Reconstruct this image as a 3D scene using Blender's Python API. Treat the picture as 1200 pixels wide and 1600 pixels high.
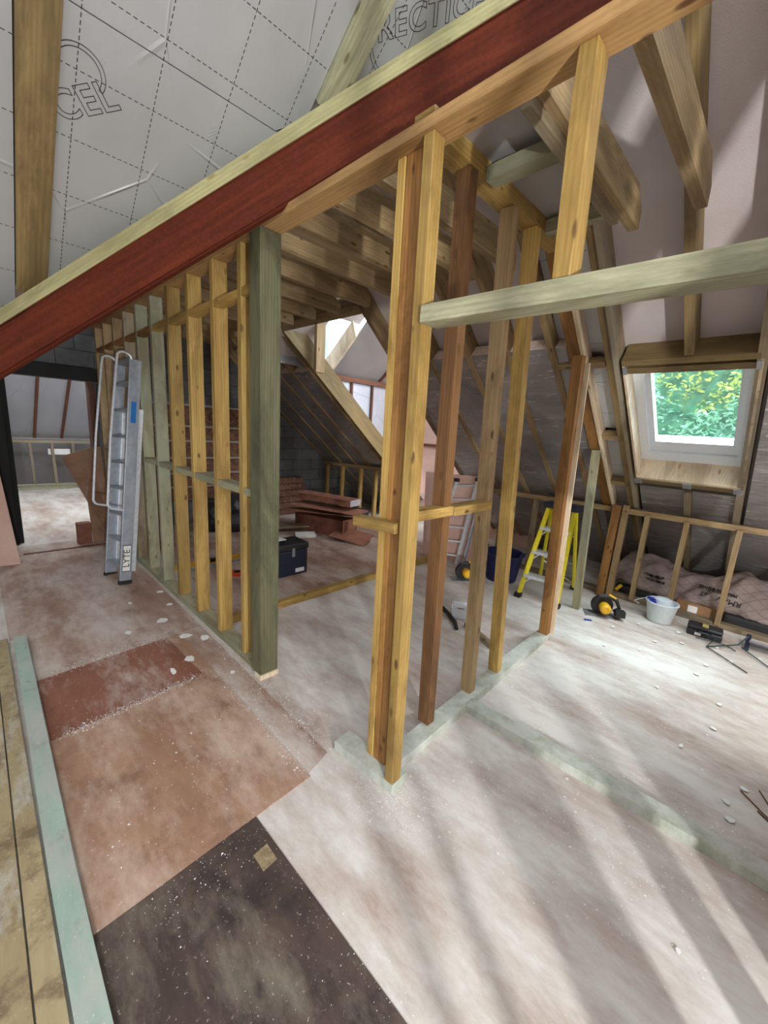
import bpy, bmesh, math, random
from mathutils import Vector, Matrix, Euler
random.seed(7)
S = bpy.context.scene
for o in list(bpy.data.objects): bpy.data.objects.remove(o)
COL = S.collection

# ------------------------------------------------------------------ camera
EYE = Vector((0, 0, 1.5))
yaw, pit, rol = math.radians(44.1396), math.radians(11.6603), math.radians(-3.6514)
fwd = Vector((math.cos(yaw)*math.cos(pit), math.sin(yaw)*math.cos(pit), -math.sin(pit)))
rt = Vector((math.sin(yaw), -math.cos(yaw), 0)); dn = fwd.cross(rt)
r1 = rt*math.cos(rol)+dn*math.sin(rol); d1 = dn*math.cos(rol)-rt*math.sin(rol)
cd = bpy.data.cameras.new('camera'); cam = bpy.data.objects.new('camera', cd); COL.objects.link(cam)
cd.sensor_fit = 'HORIZONTAL'; cd.sensor_width = 36; cd.lens = 625.74/1200*36
cd.clip_start = .01; cd.clip_end = 200
m = Matrix((r1, -d1, -fwd)).transposed().to_4x4(); m.translation = EYE
cam.matrix_world = m; S.camera = cam

# ------------------------------------------------------------------ light
w = bpy.data.worlds.new('overcast_sky'); S.world = w; w.use_nodes = True
bg = w.node_tree.nodes['Background']; bg.inputs[0].default_value = (.80, .90, 1, 1); bg.inputs[1].default_value = 7.0
def area(name, loc, target, sx, sy, power, color=(1, 1, 1)):
    l = bpy.data.lights.new(name, 'AREA'); l.shape = 'RECTANGLE'; l.size = sx; l.size_y = sy
    l.energy = power; l.color = color
    o = bpy.data.objects.new(name, l); COL.objects.link(o); o.location = loc
    o.rotation_euler = (Vector(target)-Vector(loc)).to_track_quat('-Z', 'Y').to_euler(); return o
area('daylight_roof_window', (3.95, .5, 3.6), (3.8, .45, 0), 1.3, 1.3, 230, (.90, .98, 1))
area('fill_behind_viewpoint', (-1.2, -2.6, 2.3), (1.8, 1.2, .0), 2.0, 1.6, 56, (1, .985, .95))  # added soft fill behind the viewpoint, no gable opening is built there
area('lamp_behind_viewpoint', (-.29, -1.75, 1.15), (1.9, 1.0, 2.3), .085, .085, 112, (.95, .98, 1))  # small unseen lamp, placed by tracing back the patches on joists and membrane
area('fill_right', (2.8, -1.1, 2.1), (2.6, .8, 0), 1.2, 1.0, 34, (1, .98, .95))  # added fill for the right-hand floor, stands for no built gable opening
area('daylight_far_room', (.9, 7.4, 2.5), (.9, 7.6, 0), 1.4, 1.2, 70, (.95, .97, 1))
area('daylight_wing_window', (4.6, 3.6, 2.5), (4.6, 4.4, 1.6), .4, .4, 2.0, (.95, .96, 1))
S.view_settings.view_transform = 'Standard'; S.view_settings.look = 'None'
S.view_settings.exposure = 0.0; S.view_settings.gamma = 1; S.view_settings.use_curve_mapping = False

# ------------------------------------------------------------------ helpers
def tag(o, label=None, cat=None, group=None, kind=None):
    if label: o['label'] = label
    if cat: o['category'] = cat
    if group: o['group'] = group
    if kind: o['kind'] = kind
    return o
def link(name, bm, mat, parent=None, smooth=False):
    me = bpy.data.meshes.new(name); bm.normal_update(); bm.to_mesh(me); bm.free()
    if mat: me.materials.append(mat)
    if smooth:
        for p in me.polygons: p.use_smooth = True
    o = bpy.data.objects.new(name, me); COL.objects.link(o)
    if parent: o.parent = parent
    return o
def thing(name, label, cat, loc=(0, 0, 0), rz=0, group=None):
    o = bpy.data.objects.new(name, None); COL.objects.link(o); o.location = loc; o.rotation_euler = (0, 0, rz)
    o.empty_display_size = .1
    return tag(o, label, cat, group)
def bx(bm, x0, x1, y0, y1, z0, z1, M=None, bev=0):
    vs = [bm.verts.new((x, y, z)) for x in (x0, x1) for y in (y0, y1) for z in (z0, z1)]
    f = [(0, 1, 3, 2), (4, 6, 7, 5), (0, 4, 5, 1), (2, 3, 7, 6), (0, 2, 6, 4), (1, 5, 7, 3)]
    fs = [bm.faces.new([vs[i] for i in q]) for q in f]
    if bev:
        es = list({e for q in fs for e in q.edges})
        r = bmesh.ops.bevel(bm, geom=es, offset=bev, segments=2, affect='EDGES', profile=.6)
        vs = list({v for v in r['verts']} | {v for v in vs if v.is_valid})
    if M is not None:
        for v in vs:
            if v.is_valid: v.co = M @ v.co
    return vs
def poly_prism(bm, pts, off):
    a = [bm.verts.new(p) for p in pts]; b = [bm.verts.new(Vector(p)+Vector(off)) for p in pts]
    bm.faces.new(a); bm.faces.new(b[::-1]); n = len(pts)
    for i in range(n): bm.faces.new((a[i], b[i], b[(i+1) % n], a[(i+1) % n]))
    bmesh.ops.recalc_face_normals(bm, faces=bm.faces[:])
def tube(bm, pts, r, n=8, closed=False):
    pts = [Vector(p) for p in pts]; rings = []; prev = None
    for i, p in enumerate(pts):
        a = pts[max(i-1, 0)]; b = pts[min(i+1, len(pts)-1)]; t = (b-a).normalized()
        if prev is None: prev = t.orthogonal().normalized()
        u = (prev-t*prev.dot(t)).normalized(); prev = u; v = t.cross(u)
        rr = r[i] if isinstance(r, (list, tuple)) else r
        rings.append([bm.verts.new(p+u*math.cos(2*math.pi*k/n)*rr+v*math.sin(2*math.pi*k/n)*rr) for k in range(n)])
    for a, b in zip(rings, rings[1:]):
        for k in range(n): bm.faces.new((a[k], a[(k+1) % n], b[(k+1) % n], b[k]))
    bm.faces.new(rings[0][::-1]); bm.faces.new(rings[-1])
def lathe(bm, prof, n=24, M=None):
    rings = [[bm.verts.new((r*math.cos(2*math.pi*k/n), r*math.sin(2*math.pi*k/n), z)) for k in range(n)] for r, z in prof]
    for a, b in zip(rings, rings[1:]):
        for k in range(n): bm.faces.new((a[k], a[(k+1) % n], b[(k+1) % n], b[k]))
    bm.faces.new(rings[0][::-1]); bm.faces.new(rings[-1])
    if M is not None:
        for r in rings:
            for v in r: v.co = M @ v.co
def frame(z, up):
    z = Vector(z).normalized(); y = Vector(up); y = (y-z*y.dot(z)).normalized(); x = y.cross(z)
    return Matrix((x, y, z)).transposed()
def stick(name, p0, p1, wd, dp, mat, parent=None, up=(0, 0, 1), bev=.0025, warp=.0, cut=None):
    """timber of section wd x dp between p0 and p1 (axis through its middle); dp lies along 'up'"""
    p0 = Vector(p0); p1 = Vector(p1); L = (p1-p0).length
    bm = bmesh.new(); n = 5
    for k in range(n+1):
        z = L*k/n; sx = warp*math.sin(3.1*k/n+p0.x*7); sy = warp*math.cos(2.6*k/n+p0.y*5)
        for x, y in ((-1, -1), (1, -1), (1, 1), (-1, 1)): bm.verts.new((x*wd/2+sx, y*dp/2+sy, z))
    bm.verts.ensure_lookup_table()
    for k in range(n):
        for i in range(4):
            a, b = 4*k+i, 4*k+(i+1) % 4; bm.faces.new([bm.verts[q] for q in (a, b, b+4, a+4)])
    bm.faces.new([bm.verts[q] for q in (3, 2, 1, 0)]); bm.faces.new([bm.verts[4*n+q] for q in (0, 1, 2, 3)])
    if bev:
        es = [e for e in bm.edges if abs((e.verts[0].co-e.verts[1].co).normalized().z) > .9 or e.verts[0].co.z == e.verts[1].co.z and (e.verts[0].co.z in (0,) or abs(e.verts[0].co.z-L) < 1e-5)]
        bmesh.ops.bevel(bm, geom=es, offset=bev, segments=1, affect='EDGES')
    o = link(name, bm, mat, parent)
    M = frame(p1-p0, up).to_4x4(); M.translation = p0
    if parent is not None:
        M = Matrix.Translation(-Vector(parent.location)) @ M if parent.rotation_euler.z == 0 else M
    o.matrix_local = M
    return o
def text_mesh(name, txt, size, mat, M, parent=None, outline=0, extrude=.0006, align='CENTER'):
    c = bpy.data.curves.new(name, 'FONT'); c.body = txt; c.size = size; c.offset = size*.018 if outline else 0; c.space_character = 1.08 if outline else 1; c.align_x = align; c.align_y = 'CENTER'
    if outline: c.fill_mode = 'NONE'; c.bevel_depth = outline; c.bevel_resolution = 0; c.resolution_u = 4
    else: c.extrude = extrude; c.resolution_u = 3
    t = bpy.data.objects.new(name, c); COL.objects.link(t); bpy.context.view_layer.update()
    me = bpy.data.meshes.new_from_object(t.evaluated_get(bpy.context.evaluated_depsgraph_get()))
    bpy.data.objects.remove(t); me.materials.clear(); me.materials.append(mat)
    o = bpy.data.objects.new(name, me); COL.objects.link(o)
    if parent: o.parent = parent
    o.matrix_local = M
    return o

# ------------------------------------------------------------------ materials
class NT:
    def __init__(s, name):
        s.m = bpy.data.materials.new(name); s.m.use_nodes = True; s.t = s.m.node_tree
        s.b = s.t.nodes['Principled BSDF']
    def n(s, typ, **kw):
        x = s.t.nodes.new(typ)
        for k, v in kw.items():
            if k in x.inputs: x.inputs[k].default_value = v
            else: setattr(x, k, v)
        return x
    def l(s, a, b): s.t.links.new(a, b)
    def coords(s, scale=(1, 1, 1), loc=True, space='Object'):
        tc = s.n('ShaderNodeTexCoord'); mp = s.n('ShaderNodeMapping'); mp.inputs['Scale'].default_value = scale
        s.l(tc.outputs[space], mp.inputs['Vector'])
        if loc:
            oi = s.n('ShaderNodeObjectInfo'); mu = s.n('ShaderNodeMath', operation='MULTIPLY'); mu.inputs[1].default_value = 37.
            s.l(oi.outputs['Random'], mu.inputs[0]); s.l(mu.outputs[0], mp.inputs['Location'])
            s.rand = oi.outputs['Random']
        return mp.outputs['Vector']
    def noise(s, vec, scale, detail=4, rough=.55, dist=0):
        x = s.n('ShaderNodeTexNoise'); x.inputs['Scale'].default_value = scale; x.inputs['Detail'].default_value = detail
        x.inputs['Roughness'].default_value = rough; x.inputs['Distortion'].default_value = dist
        s.l(vec, x.inputs['Vector']); return x.outputs['Fac']
    def ramp(s, fac, stops, interp='LINEAR'):
        r = s.n('ShaderNodeValToRGB'); cr = r.color_ramp; cr.interpolation = interp
        while len(cr.elements) < len(stops): cr.elements.new(.5)
        for e, (p, c) in zip(cr.elements, stops):
            e.position = p; e.color = (*c, 1) if not isinstance(c, (int, float)) else (c, c, c, 1)
        s.l(fac, r.inputs[0]); return r.outputs[0]
    def mix(s, fac, a, b, mode='MIX'):
        x = s.n('ShaderNodeMix', data_type='RGBA', blend_type=mode)
        for i, v in ((0, fac), (6, a), (7, b)):
            if hasattr(v, 'default_value') or hasattr(v, 'links'): s.l(v, x.inputs[i])
            else: x.inputs[i].default_value = v if isinstance(v, (int, float)) else (*v, 1)
        return x.outputs[2]
    def bump(s, h, strength=.3, dist=.01):
        x = s.n('ShaderNodeBump'); x.inputs['Strength'].default_value = strength; x.inputs['Distance'].default_value = dist
        s.l(h, x.inputs['Height']); s.l(x.outputs[0], s.b.inputs['Normal'])
    def col(s, c): s.l(c, s.b.inputs['Base Color'])
    def rough(s, v): s.b.inputs['Roughness'].default_value = v
def plain(name, c, rough=.5, metal=0, bump=0, var=.12, scale=30):
    a = NT(name); v = a.coords((1, 1, 1)); f = a.noise(v, scale, 3)
    c0 = tuple(x*(1-var) for x in c); c1 = tuple(min(1, x*(1+var)) for x in c)
    a.col(a.ramp(f, [(.3, c0), (.7, c1)])); a.rough(rough); a.b.inputs['Metallic'].default_value = metal
    if bump: a.bump(f, bump, .004)
    return a.m
def wood(name, light, dark, knot=(.10, .04, .012), knots=True, weather=None, rvar=.35, rough=.62):
    a = NT(name); v = a.coords((1, 1, .07)); big = a.noise(v, 9, 3, .6, .3)
    v2 = a.coords((1, 1, .02)); fine = a.noise(v2, 150, 4, .7, .4)
    v3 = a.coords((1, 1, .045)); wv = a.n('ShaderNodeTexWave', wave_type='RINGS', rings_direction='Z')
    wv.inputs['Scale'].default_value = 26; wv.inputs['Distortion'].default_value = 5; wv.inputs['Detail'].default_value = 2
    wv.inputs['Detail Scale'].default_value = .8
    a.l(v3, wv.inputs['Vector'])
    mid = tuple((p+q)/2 for p, q in zip(light, dark))
    base = a.ramp(big, [(.28, dark), (.5, mid), (.72, light)])
    base = a.mix(.25, base, a.ramp(wv.outputs[0], [(.2, tuple(x*.72 for x in dark)), (.75, light)]))
    base = a.mix(.16, base, a.ramp(fine, [(.35, tuple(x*.6 for x in dark)), (.6, light)]))
    if knots:
        vk = a.coords((1, 1, .42)); vo = a.n('ShaderNodeTexVoronoi'); vo.inputs['Scale'].default_value = 13
        a.l(vk, vo.inputs['Vector'])
        kf = a.ramp(vo.outputs['Distance'], [(.05, 1), (.10, .8), (.15, 0.)])
        km = a.ramp(a.noise(a.coords((3, 3, 3)), 3, 1), [(.38, 0.), (.44, 1.)]); mk = a.n('ShaderNodeMath', operation='MULTIPLY'); a.l(kf, mk.inputs[0]); a.l(km, mk.inputs[1])
        base = a.mix(mk.outputs[0], base, knot)
    vs_ = a.coords((1, 1, .22)); st = a.noise(vs_, 6, 7, .74, .6)
    base = a.mix(a.ramp(st, [(.44, 0.), (.62, .85)]), base, tuple(x*.62 for x in dark))
    if weather:
        vw = a.coords((1, 1, .35)); wf = a.noise(vw, 4, 4, .6)
        base = a.mix(a.ramp(wf, [(.45, 0.), (.65, .8)]), base, weather)
    hs = a.n('ShaderNodeHueSaturation'); mr = a.n('ShaderNodeMapRange')
    mr.inputs['To Min'].default_value = 1-rvar; mr.inputs['To Max'].default_value = 1+rvar*.35
    a.l(a.rand, mr.inputs['Value']); a.l(mr.outputs[0], hs.inputs['Value']); a.l(base, hs.inputs['Color'])
    a.col(hs.outputs[0]); a.rough(rough); a.bump(fine, .12, .003)
    return a.m
W_YEL = wood('timber_yellow', (.66, .44, .13), (.42, .235, .05))
W_ORA = wood('timber_orange_brown', (.48, .235, .06), (.26, .105, .022), rvar=.2)
W_TOP = wood('timber_top_plate', (.52, .31, .12), (.33, .175, .06), rvar=.1)
W_DRK = wood('timber_dark_brown', (.25, .12, .04), (.12, .05, .016), rvar=.15)
W_GRN = wood('timber_treated_green', (.44, .42, .26), (.28, .25, .14), knot=(.10, .08, .03), weather=(.31, .33, .24), rvar=.15)
W_COL = wood('timber_post_green', (.17, .16, .085), (.075, .07, .032), knot=(.06, .05, .02), rvar=.1)
W_HDR = wood('timber_header_green', (.50, .47, .30), (.31, .30, .18), knot=(.15, .12, .05), rvar=.05)
W_PAL = wood('timber_pale_brown', (.47, .33, .165), (.28, .175, .075), rvar=.25)
W_NEW = wood('timber_new_pine', (.88, .74, .54), (.74, .56, .36), knot=(.5, .28, .12), rvar=.05)
W_OLD = wood('timber_grey_brown', (.42, .33, .20), (.25, .18, .10), rvar=.3, weather=(.30, .27, .20))
W_RAF = wood('timber_olive_rafter', (.30, .205, .08), (.17, .11, .04), rvar=.1, knot=(.2, .13, .05))
W_OLV = wood('timber_light_olive', (.50, .46, .23), (.36, .31, .14), rvar=.08, knot=(.3, .22, .08))
W_RED = wood('timber_red_brown', (.22, .075, .03), (.12, .035, .015), rvar=.15)

def foil_mat(name, printed=False, tint=(.60, .59, .58), wrinkle=1.0, dark=False):
    a = NT(name); v = a.coords((1, 1, 1), loc=False)
    n1 = a.noise(v, 1.6, 3, .5, .3); n2 = a.noise(v, 40, 4, .6, .2)
    c = a.ramp(n1, [(.3, tuple(x*.86 for x in tint)), (.7, tint)])
    # long straight fold lines left by folding the facing
    wv = a.n('ShaderNodeTexVoronoi', feature='DISTANCE_TO_EDGE'); wv.inputs['Scale'].default_value = 2.6; mp = a.coords((1, .55, 1), loc=False); a.l(mp, wv.inputs['Vector'])
    wf = a.n('ShaderNodeTexVoronoi'); wf.inputs['Scale'].default_value = 5.5; a.l(mp, wf.inputs['Vector'])
    fold = a.ramp(wv.outputs['Distance'], [(.0, 1.), (.012, 0.)]); msk = a.ramp(n1, [(.46, 0.), (.6, 1.)])
    h = a.mix(.5, a.mix(msk, (0, 0, 0), fold), a.mix(.12, wf.outputs['Distance'], n2)); a.bump(h, .35*wrinkle, .012)
    if printed:
        sp = a.n('ShaderNodeSeparateXYZ'); a.l(v, sp.inputs[0])
        def line(co, other, pitch, off):
            ad = a.n('ShaderNodeMath', operation='ADD'); ad.inputs[1].default_value = off; a.l(co, ad.inputs[0])
            pp = a.n('ShaderNodeMath', operation='PINGPONG'); pp.inputs[1].default_value = pitch/2; a.l(ad.outputs[0], pp.inputs[0])
            lt = a.n('ShaderNodeMath', operation='LESS_THAN'); lt.inputs[1].default_value = .0016; a.l(pp.outputs[0], lt.inputs[0])
            fr = a.n('ShaderNodeMath', operation='MULTIPLY'); fr.inputs[1].default_value = 48; a.l(other, fr.inputs[0])
            f2 = a.n('ShaderNodeMath', operation='FRACT'); a.l(fr.outputs[0], f2.inputs[0])
            l2 = a.n('ShaderNodeMath', operation='LESS_THAN'); l2.inputs[1].default_value = .62; a.l(f2.outputs[0], l2.inputs[0])
            mu = a.n('ShaderNodeMath', operation='MULTIPLY'); a.l(lt.outputs[0], mu.inputs[0]); a.l(l2.outputs[0], mu.inputs[1]); return mu.outputs[0]
        A = line(sp.outputs[0], sp.outputs[1], .243, 10*.243-.385); B = line(sp.outputs[1], sp.outputs[0], .232, 10*.232-.308)
        mx = a.n('ShaderNodeMath', operation='MAXIMUM'); a.l(A, mx.inputs[0]); a.l(B, mx.inputs[1])
        c = a.mix(mx.outputs[0], c, (.05, .045, .045))
    a.col(c); a.b.inputs['Metallic'].default_value = .45; a.rough(.45)
    return a.m
FOIL_N = foil_mat('foil_printed', True, (.50, .50, .50), 2.6)
FOIL_D = foil_mat('foil_creased', False, (.42, .40, .39), 1.6)
FOIL_B = foil_mat('foil_dark', False, (.16, .145, .14), 1.2)
FOIL_L = foil_mat('foil_pale', False, (.50, .52, .58), 2.2)
def crease_foil():
    a = NT('foil_crease_highlights'); v = a.coords((1.0, .14, 1), loc=False)
    n1 = a.noise(v, 24, 3, .5, .5); v2 = a.coords((1, 1, 1), loc=False); n2 = a.noise(v2, 3, 5, .6, 1)
    cr = a.ramp(n1, [(.635, 0.), (.655, 1.), (.675, 0.)])
    c = a.ramp(n2, [(.3, (.27, .25, .245)), (.7, (.44, .42, .41))]); c = a.mix(cr, c, (.80, .76, .70))  # pale lines paint highlights onto the creases
    a.col(c); a.b.inputs['Metallic'].default_value = .6; a.rough(.38); a.bump(a.mix(.5, n1, n2), .8, .02); return a.m
FOIL_C = crease_foil()
def membrane():
    a = NT('roof_membrane_pink_grey'); v = a.coords((1, 1, 1), loc=False); n = a.noise(v, 3, 5, .6); n2 = a.noise(v, 220, 2)
    a.col(a.ramp(n, [(.3, (.47, .39, .365)), (.7, (.56, .49, .47))])); a.rough(.75); a.bump(a.mix(.6, n, n2), .5, .008); return a.m
MEMB = membrane()
def steel():
    a = NT('red_oxide_steel'); v = a.coords((6, 6, .35)); n = a.noise(v, 5, 5, .65, .3); v2 = a.coords(); n2 = a.noise(v2, 60, 3)
    c = a.ramp(n, [(.28, (.052, .009, .003)), (.5, (.095, .0155, .005)), (.72, (.145, .027, .008))])
    a.col(a.mix(.2, c, a.ramp(n2, [(.4, (.06, .011, .005)), (.7, (.18, .034, .011))]))); a.rough(.72); a.b.inputs['Specular IOR Level'].default_value = .2; a.bump(n2, .15, .002); return a.m
STEEL = steel()
LIME = plain('grey_wall_plaster', (.42, .42, .41), .9)
def sheet(name, c0, c1, dust=(.60, .54, .50), amt=(.52, .72), dark=(.14, .07, .045), damt=(.64, .76), sc=1.0, streak=(1, .35, 1), loc=False):
    a = NT(name); v = a.coords(streak, loc=loc); n = a.noise(v, 5*sc, 7, .66, .1); v2 = a.coords((1, 1, 1), loc=loc); v4 = a.coords((1, .38, 1), loc=loc)
    n2 = a.noise(v4, 2.6*sc, 9, .72, .0); n3 = a.noise(v2, 90, 3, .6); n4 = a.noise(v2, 3.3*sc, 9, .74, .0)
    c = a.ramp(n, [(.3, c0), (.7, c1)])
    c = a.mix(a.ramp(n4, [(damt[0], 0.), (damt[1], .8)]), c, dark)
    c = a.mix(a.ramp(n2, [(amt[0], 0.), (amt[1], .9)]), c, dust)
    sp = a.ramp(n3, [(.66, 0.), (.74, .6)]); c = a.mix(sp, c, (.70, .66, .62))
    a.col(c); a.rough(.78); a.bump(a.mix(.5, n, n3), .25, .003); return a.m
FLOOR = sheet('dusty_plywood_floor', (.35, .25, .20), (.50, .395, .33), dust=(.73, .70, .645), amt=(.37, .58), dark=(.27, .185, .145), damt=(.54, .72))
FLOORB = sheet('brown_floor_board', (.27, .155, .11), (.42, .28, .215), dust=(.62, .54, .48), amt=(.42, .62), dark=(.15, .07, .045), damt=(.55, .7))
PLY_O = sheet('orange_plywood', (.28, .145, .085), (.42, .25, .16), dust=(.58, .43, .34), amt=(.44, .62), dark=(.20, .10, .06), damt=(.50, .64))
PLY_R = sheet('red_stained_plywood', (.17, .058, .033), (.29, .12, .07), dust=(.62, .50, .44), amt=(.50, .68), dark=(.10, .04, .028), damt=(.6, .7))
PLY_D = sheet('dark_film_plywood', (.04, .024, .02), (.105, .068, .05), dust=(.27, .23, .17), amt=(.50, .72), dark=(.022, .014, .014), damt=(.5, .62))
PLY_P = sheet('pink_plywood', (.55, .33, .26), (.70, .46, .38), dust=(.72, .52, .44), amt=(.5, .8), dark=(.45, .24, .18), damt=(.62, .75), loc=True)
PLY_B = sheet('brown_plywood', (.19, .10, .055), (.30, .17, .10), dust=(.36, .22, .14), amt=(.55, .8), dark=(.10, .05, .03), damt=(.6, .75), loc=True)
PLANK = sheet('scaffold_plank', (.27, .20, .10), (.42, .33, .18), dust=(.48, .45, .38), amt=(.52, .64), dark=(.15, .10, .055), damt=(.50, .62), streak=(1, .2, 1), sc=2, loc=True)
PLATEG = sheet('dusty_green_plate', (.24, .33, .27), (.36, .46, .38), dust=(.42, .42, .37), amt=(.44, .58), dark=(.20, .21, .155), damt=(.54, .66), streak=(1, .2, 1), sc=2, loc=True)
PLATEW = sheet('dusty_pale_plate', (.30, .32, .24), (.50, .53, .44), dust=(.62, .63, .57), amt=(.38, .6), dark=(.22, .20, .13), damt=(.6, .72), sc=3, loc=True)
def blocks():
    a = NT('concrete_blockwork'); tc = a.n('ShaderNodeTexCoord'); sp = a.n('ShaderNodeSeparateXYZ'); a.l(tc.outputs['Object'], sp.inputs[0])
    cb = a.n('ShaderNodeCombineXYZ'); a.l(sp.outputs[0], cb.inputs[0]); a.l(sp.outputs[2], cb.inputs[1])
    br = a.n('ShaderNodeTexBrick'); a.l(cb.outputs[0], br.inputs['Vector']); br.inputs['Scale'].default_value = 1
    br.inputs['Brick Width'].default_value = .36; br.inputs['Row Height'].default_value = .18; br.inputs['Mortar Size'].default_value = .006
    br.inputs['Color1'].default_value = (.085, .088, .092, 1); br.inputs['Color2'].default_value = (.14, .145, .15, 1); br.inputs['Mortar'].default_value = (.035, .033, .03, 1)
    v = a.coords((1, 1, 1), loc=False); n = a.noise(v, 14, 5, .7)
    c = a.mix(.35, br.outputs[0], a.ramp(n, [(.3, (.05, .05, .052)), (.7, (.17, .17, .17))]))
    a.col(c); a.rough(.9); a.bump(a.mix(.5, br.outputs['Fac'], n), .5, .01); return a.m
BLOCK = blocks()
def osb():
    a = NT('rough_orange_brown_board'); v = a.coords((1, 1, 1), loc=False); vo = a.n('ShaderNodeTexVoronoi'); vo.inputs['Scale'].default_value = 30
    a.l(v, vo.inputs['Vector']); n = a.noise(v, 12, 4, .6, 1)
    c = a.mix(.45, a.ramp(n, [(.35, (.07, .028, .015)), (.7, (.22, .10, .05))]), a.ramp(vo.outputs['Distance'], [(.1, (.26, .12, .065)), (.6, (.05, .02, .012))]))
    a.col(c); a.rough(.85); a.bump(n, .5, .01); return a.m
OSB = osb()
ALU = plain('brushed_aluminium', (.74, .77, .82), .42, .5, .1)
ALU_D = plain('dull_aluminium', (.42, .46, .52), .45, .6, .1)
BLACKP = plain('black_plastic', (.018, .018, .02), .45)
BLACK = plain('black_paint', (.012, .012, .012), .8)
NAVY = plain('navy_plastic', (.015, .022, .045), .4)
BLUE = plain('blue_plastic', (.02, .035, .30), .5)
BLUEF = plain('blue_tub_plastic', (.012, .02, .10), .6, 0, .4)
YEL = plain('yellow_fibreglass', (.80, .68, .02), .45, var=.06)
YELT = plain('yellow_tool_plastic', (.85, .46, .02), .4)
WHITE = plain('white_plastic', (.70, .78, .80), .4, var=.05)
WHITEG = plain('white_upvc', (.80, .84, .88), .3, var=.03)
PAPER = plain('white_paper', (.80, .79, .76), .8, var=.08)
BLUEL = plain('blue_label', (.01, .16, .50), .5)
INK = plain('black_ink', (.02, .018, .018), .7)
ORG = plain('orange_plastic', (.75, .08, .02), .4)
OCH = plain('ochre_aluminium_level', (.75, .42, .04), .4)
GALV = plain('galvanised_steel', (.34, .35, .36), .45, .6)
CARD = plain('brown_cardboard', (.32, .17, .08), .85, bump=.2)
CARDR = plain('reddish_cardboard', (.33, .15, .095), .8, bump=.3, var=.25, scale=9)
CARDD = plain('dark_reddish_cardboard', (.20, .075, .045), .8, bump=.3, var=.3, scale=9)
GREENW = plain('dark_green_wire', (.02, .05, .045), .5)
RUBBER = plain('black_rubber', (.015, .015, .015), .7)
PINE_EDGE = plain('pink_insulation_edge', (.86, .66, .56), .8, bump=.2)
def wrapm():
    a = NT('breather_membrane'); v = a.coords((1, 1, 1), loc=False); n = a.noise(v, 6, 5, .6, .8)
    w1 = a.n('ShaderNodeTexWave', wave_type='BANDS', bands_direction='DIAGONAL'); w1.inputs['Scale'].default_value = 4.6; a.l(v, w1.inputs['Vector'])
    mp = a.coords((1, -1, 1), loc=False); w2 = a.n('ShaderNodeTexWave', wave_type='BANDS', bands_direction='DIAGONAL'); w2.inputs['Scale'].default_value = 4.6; a.l(mp, w2.inputs['Vector'])
    c = a.ramp(n, [(.3, (.42, .31, .27)), (.7, (.60, .49, .45))])
    for q in (w1, w2): c = a.mix(a.ramp(q.outputs[0], [(.0, 1.), (.02, 0.)]), c, (.30, .22, .19))
    a.col(c); a.rough(.8); a.bump(n, .6, .02); return a.m
WRAP = wrapm()
def clear():
    a = NT('clear_plastic'); a.b.inputs['Base Color'].default_value = (.86, .90, .95, 1); a.b.inputs['Alpha'].default_value = .55; a.rough(.2)
    return a.m
CLEAR = clear()
def glass():
    a = NT('window_glass'); tr = a.n('ShaderNodeBsdfTransparent'); tr.inputs[0].default_value = (.90, .97, 1, 1)
    gl = a.n('ShaderNodeBsdfGlossy'); gl.inputs['Roughness'].default_value = .02; mx = a.n('ShaderNodeMixShader'); mx.inputs[0].default_value = .06
    a.l(tr.outputs[0], mx.inputs[1]); a.l(gl.outputs[0], mx.inputs[2]); out = [x for x in a.t.nodes if x.type == 'OUTPUT_MATERIAL'][0]
    a.l(mx.outputs[0], out.inputs[0]); return a.m
GLASS = glass()
LEAF = plain('hedge_leaf', (.34, .60, .40), .6, var=.5, scale=3)
LEAFY = plain('yellow_leaf', (.62, .66, .16), .6, var=.3, scale=3)
LAWN = plain('wet_lawn', (.20, .27, .30), .9, var=.3, scale=2)

# ------------------------------------------------------------------ roof planes
SL = .844
def zr(x, c=.87): return c+SL*(4.45-x)         # underside of the right-hand rafters
NR = 4.088                                     # near roof: underside z = NR-.72 y
RN = Vector((SL, 0, 1)).normalized()           # up-normal of the right-hand slope
RD = Vector((1, 0, -SL)).normalized()
NV = Vector((0, 1, -.72)).normalized(); NN = Vector((0, .72, 1)).normalized()

# ------------------------------------------------------------------ floor and walls
def slab(name, x0, x1, y0, y1, z0, z1, mat, kind='structure', bev=0):
    bm = bmesh.new(); bx(bm, x0, x1, y0, y1, z0, z1, bev=bev); o = link(name, bm, mat)
    if kind: o['kind'] = kind
    return o
slab('floor', -3, 6.2, -4, 5.9, -.05, 0, FLOOR)
slab('floor', -3, 3.2, 5.9, 10.6, -.05, 0, FLOOR)
def sheet_thing(name, pts, z0, th, mat, label, cat='sheet'):
    bm = bmesh.new(); poly_prism(bm, [(x, y, z0) for x, y in pts], (0, 0, th)); return tag(link(name, bm, mat), label, cat)
sheet_thing('plywood_sheet', [(.10, 1.165), (.885, 1.202), (.885, 2.78), (.805, 2.78), (.822, 2.218), (.105, 2.14)], .0005, .004, PLY_O, 'orange-brown plywood sheet on the floor beside the green plate, nearest of the two', 'plywood sheet')
sheet_thing('stained_plywood_sheet', [(.108, 2.146), (.82, 2.22), (.80, 2.78), (.112, 2.72)], .0005, .004, PLY_R, 'dark red-stained plywood sheet on the floor behind the orange-brown one', 'plywood sheet')
sheet_thing('dark_plywood_sheet', [(.10, -.6), (.645, -.6), (.635, .42), (.622, 1.187), (.10, 1.165)], .0005, .005, PLY_D, 'dark film-faced plywood sheet on the floor in the foreground corner', 'plywood sheet')
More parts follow.
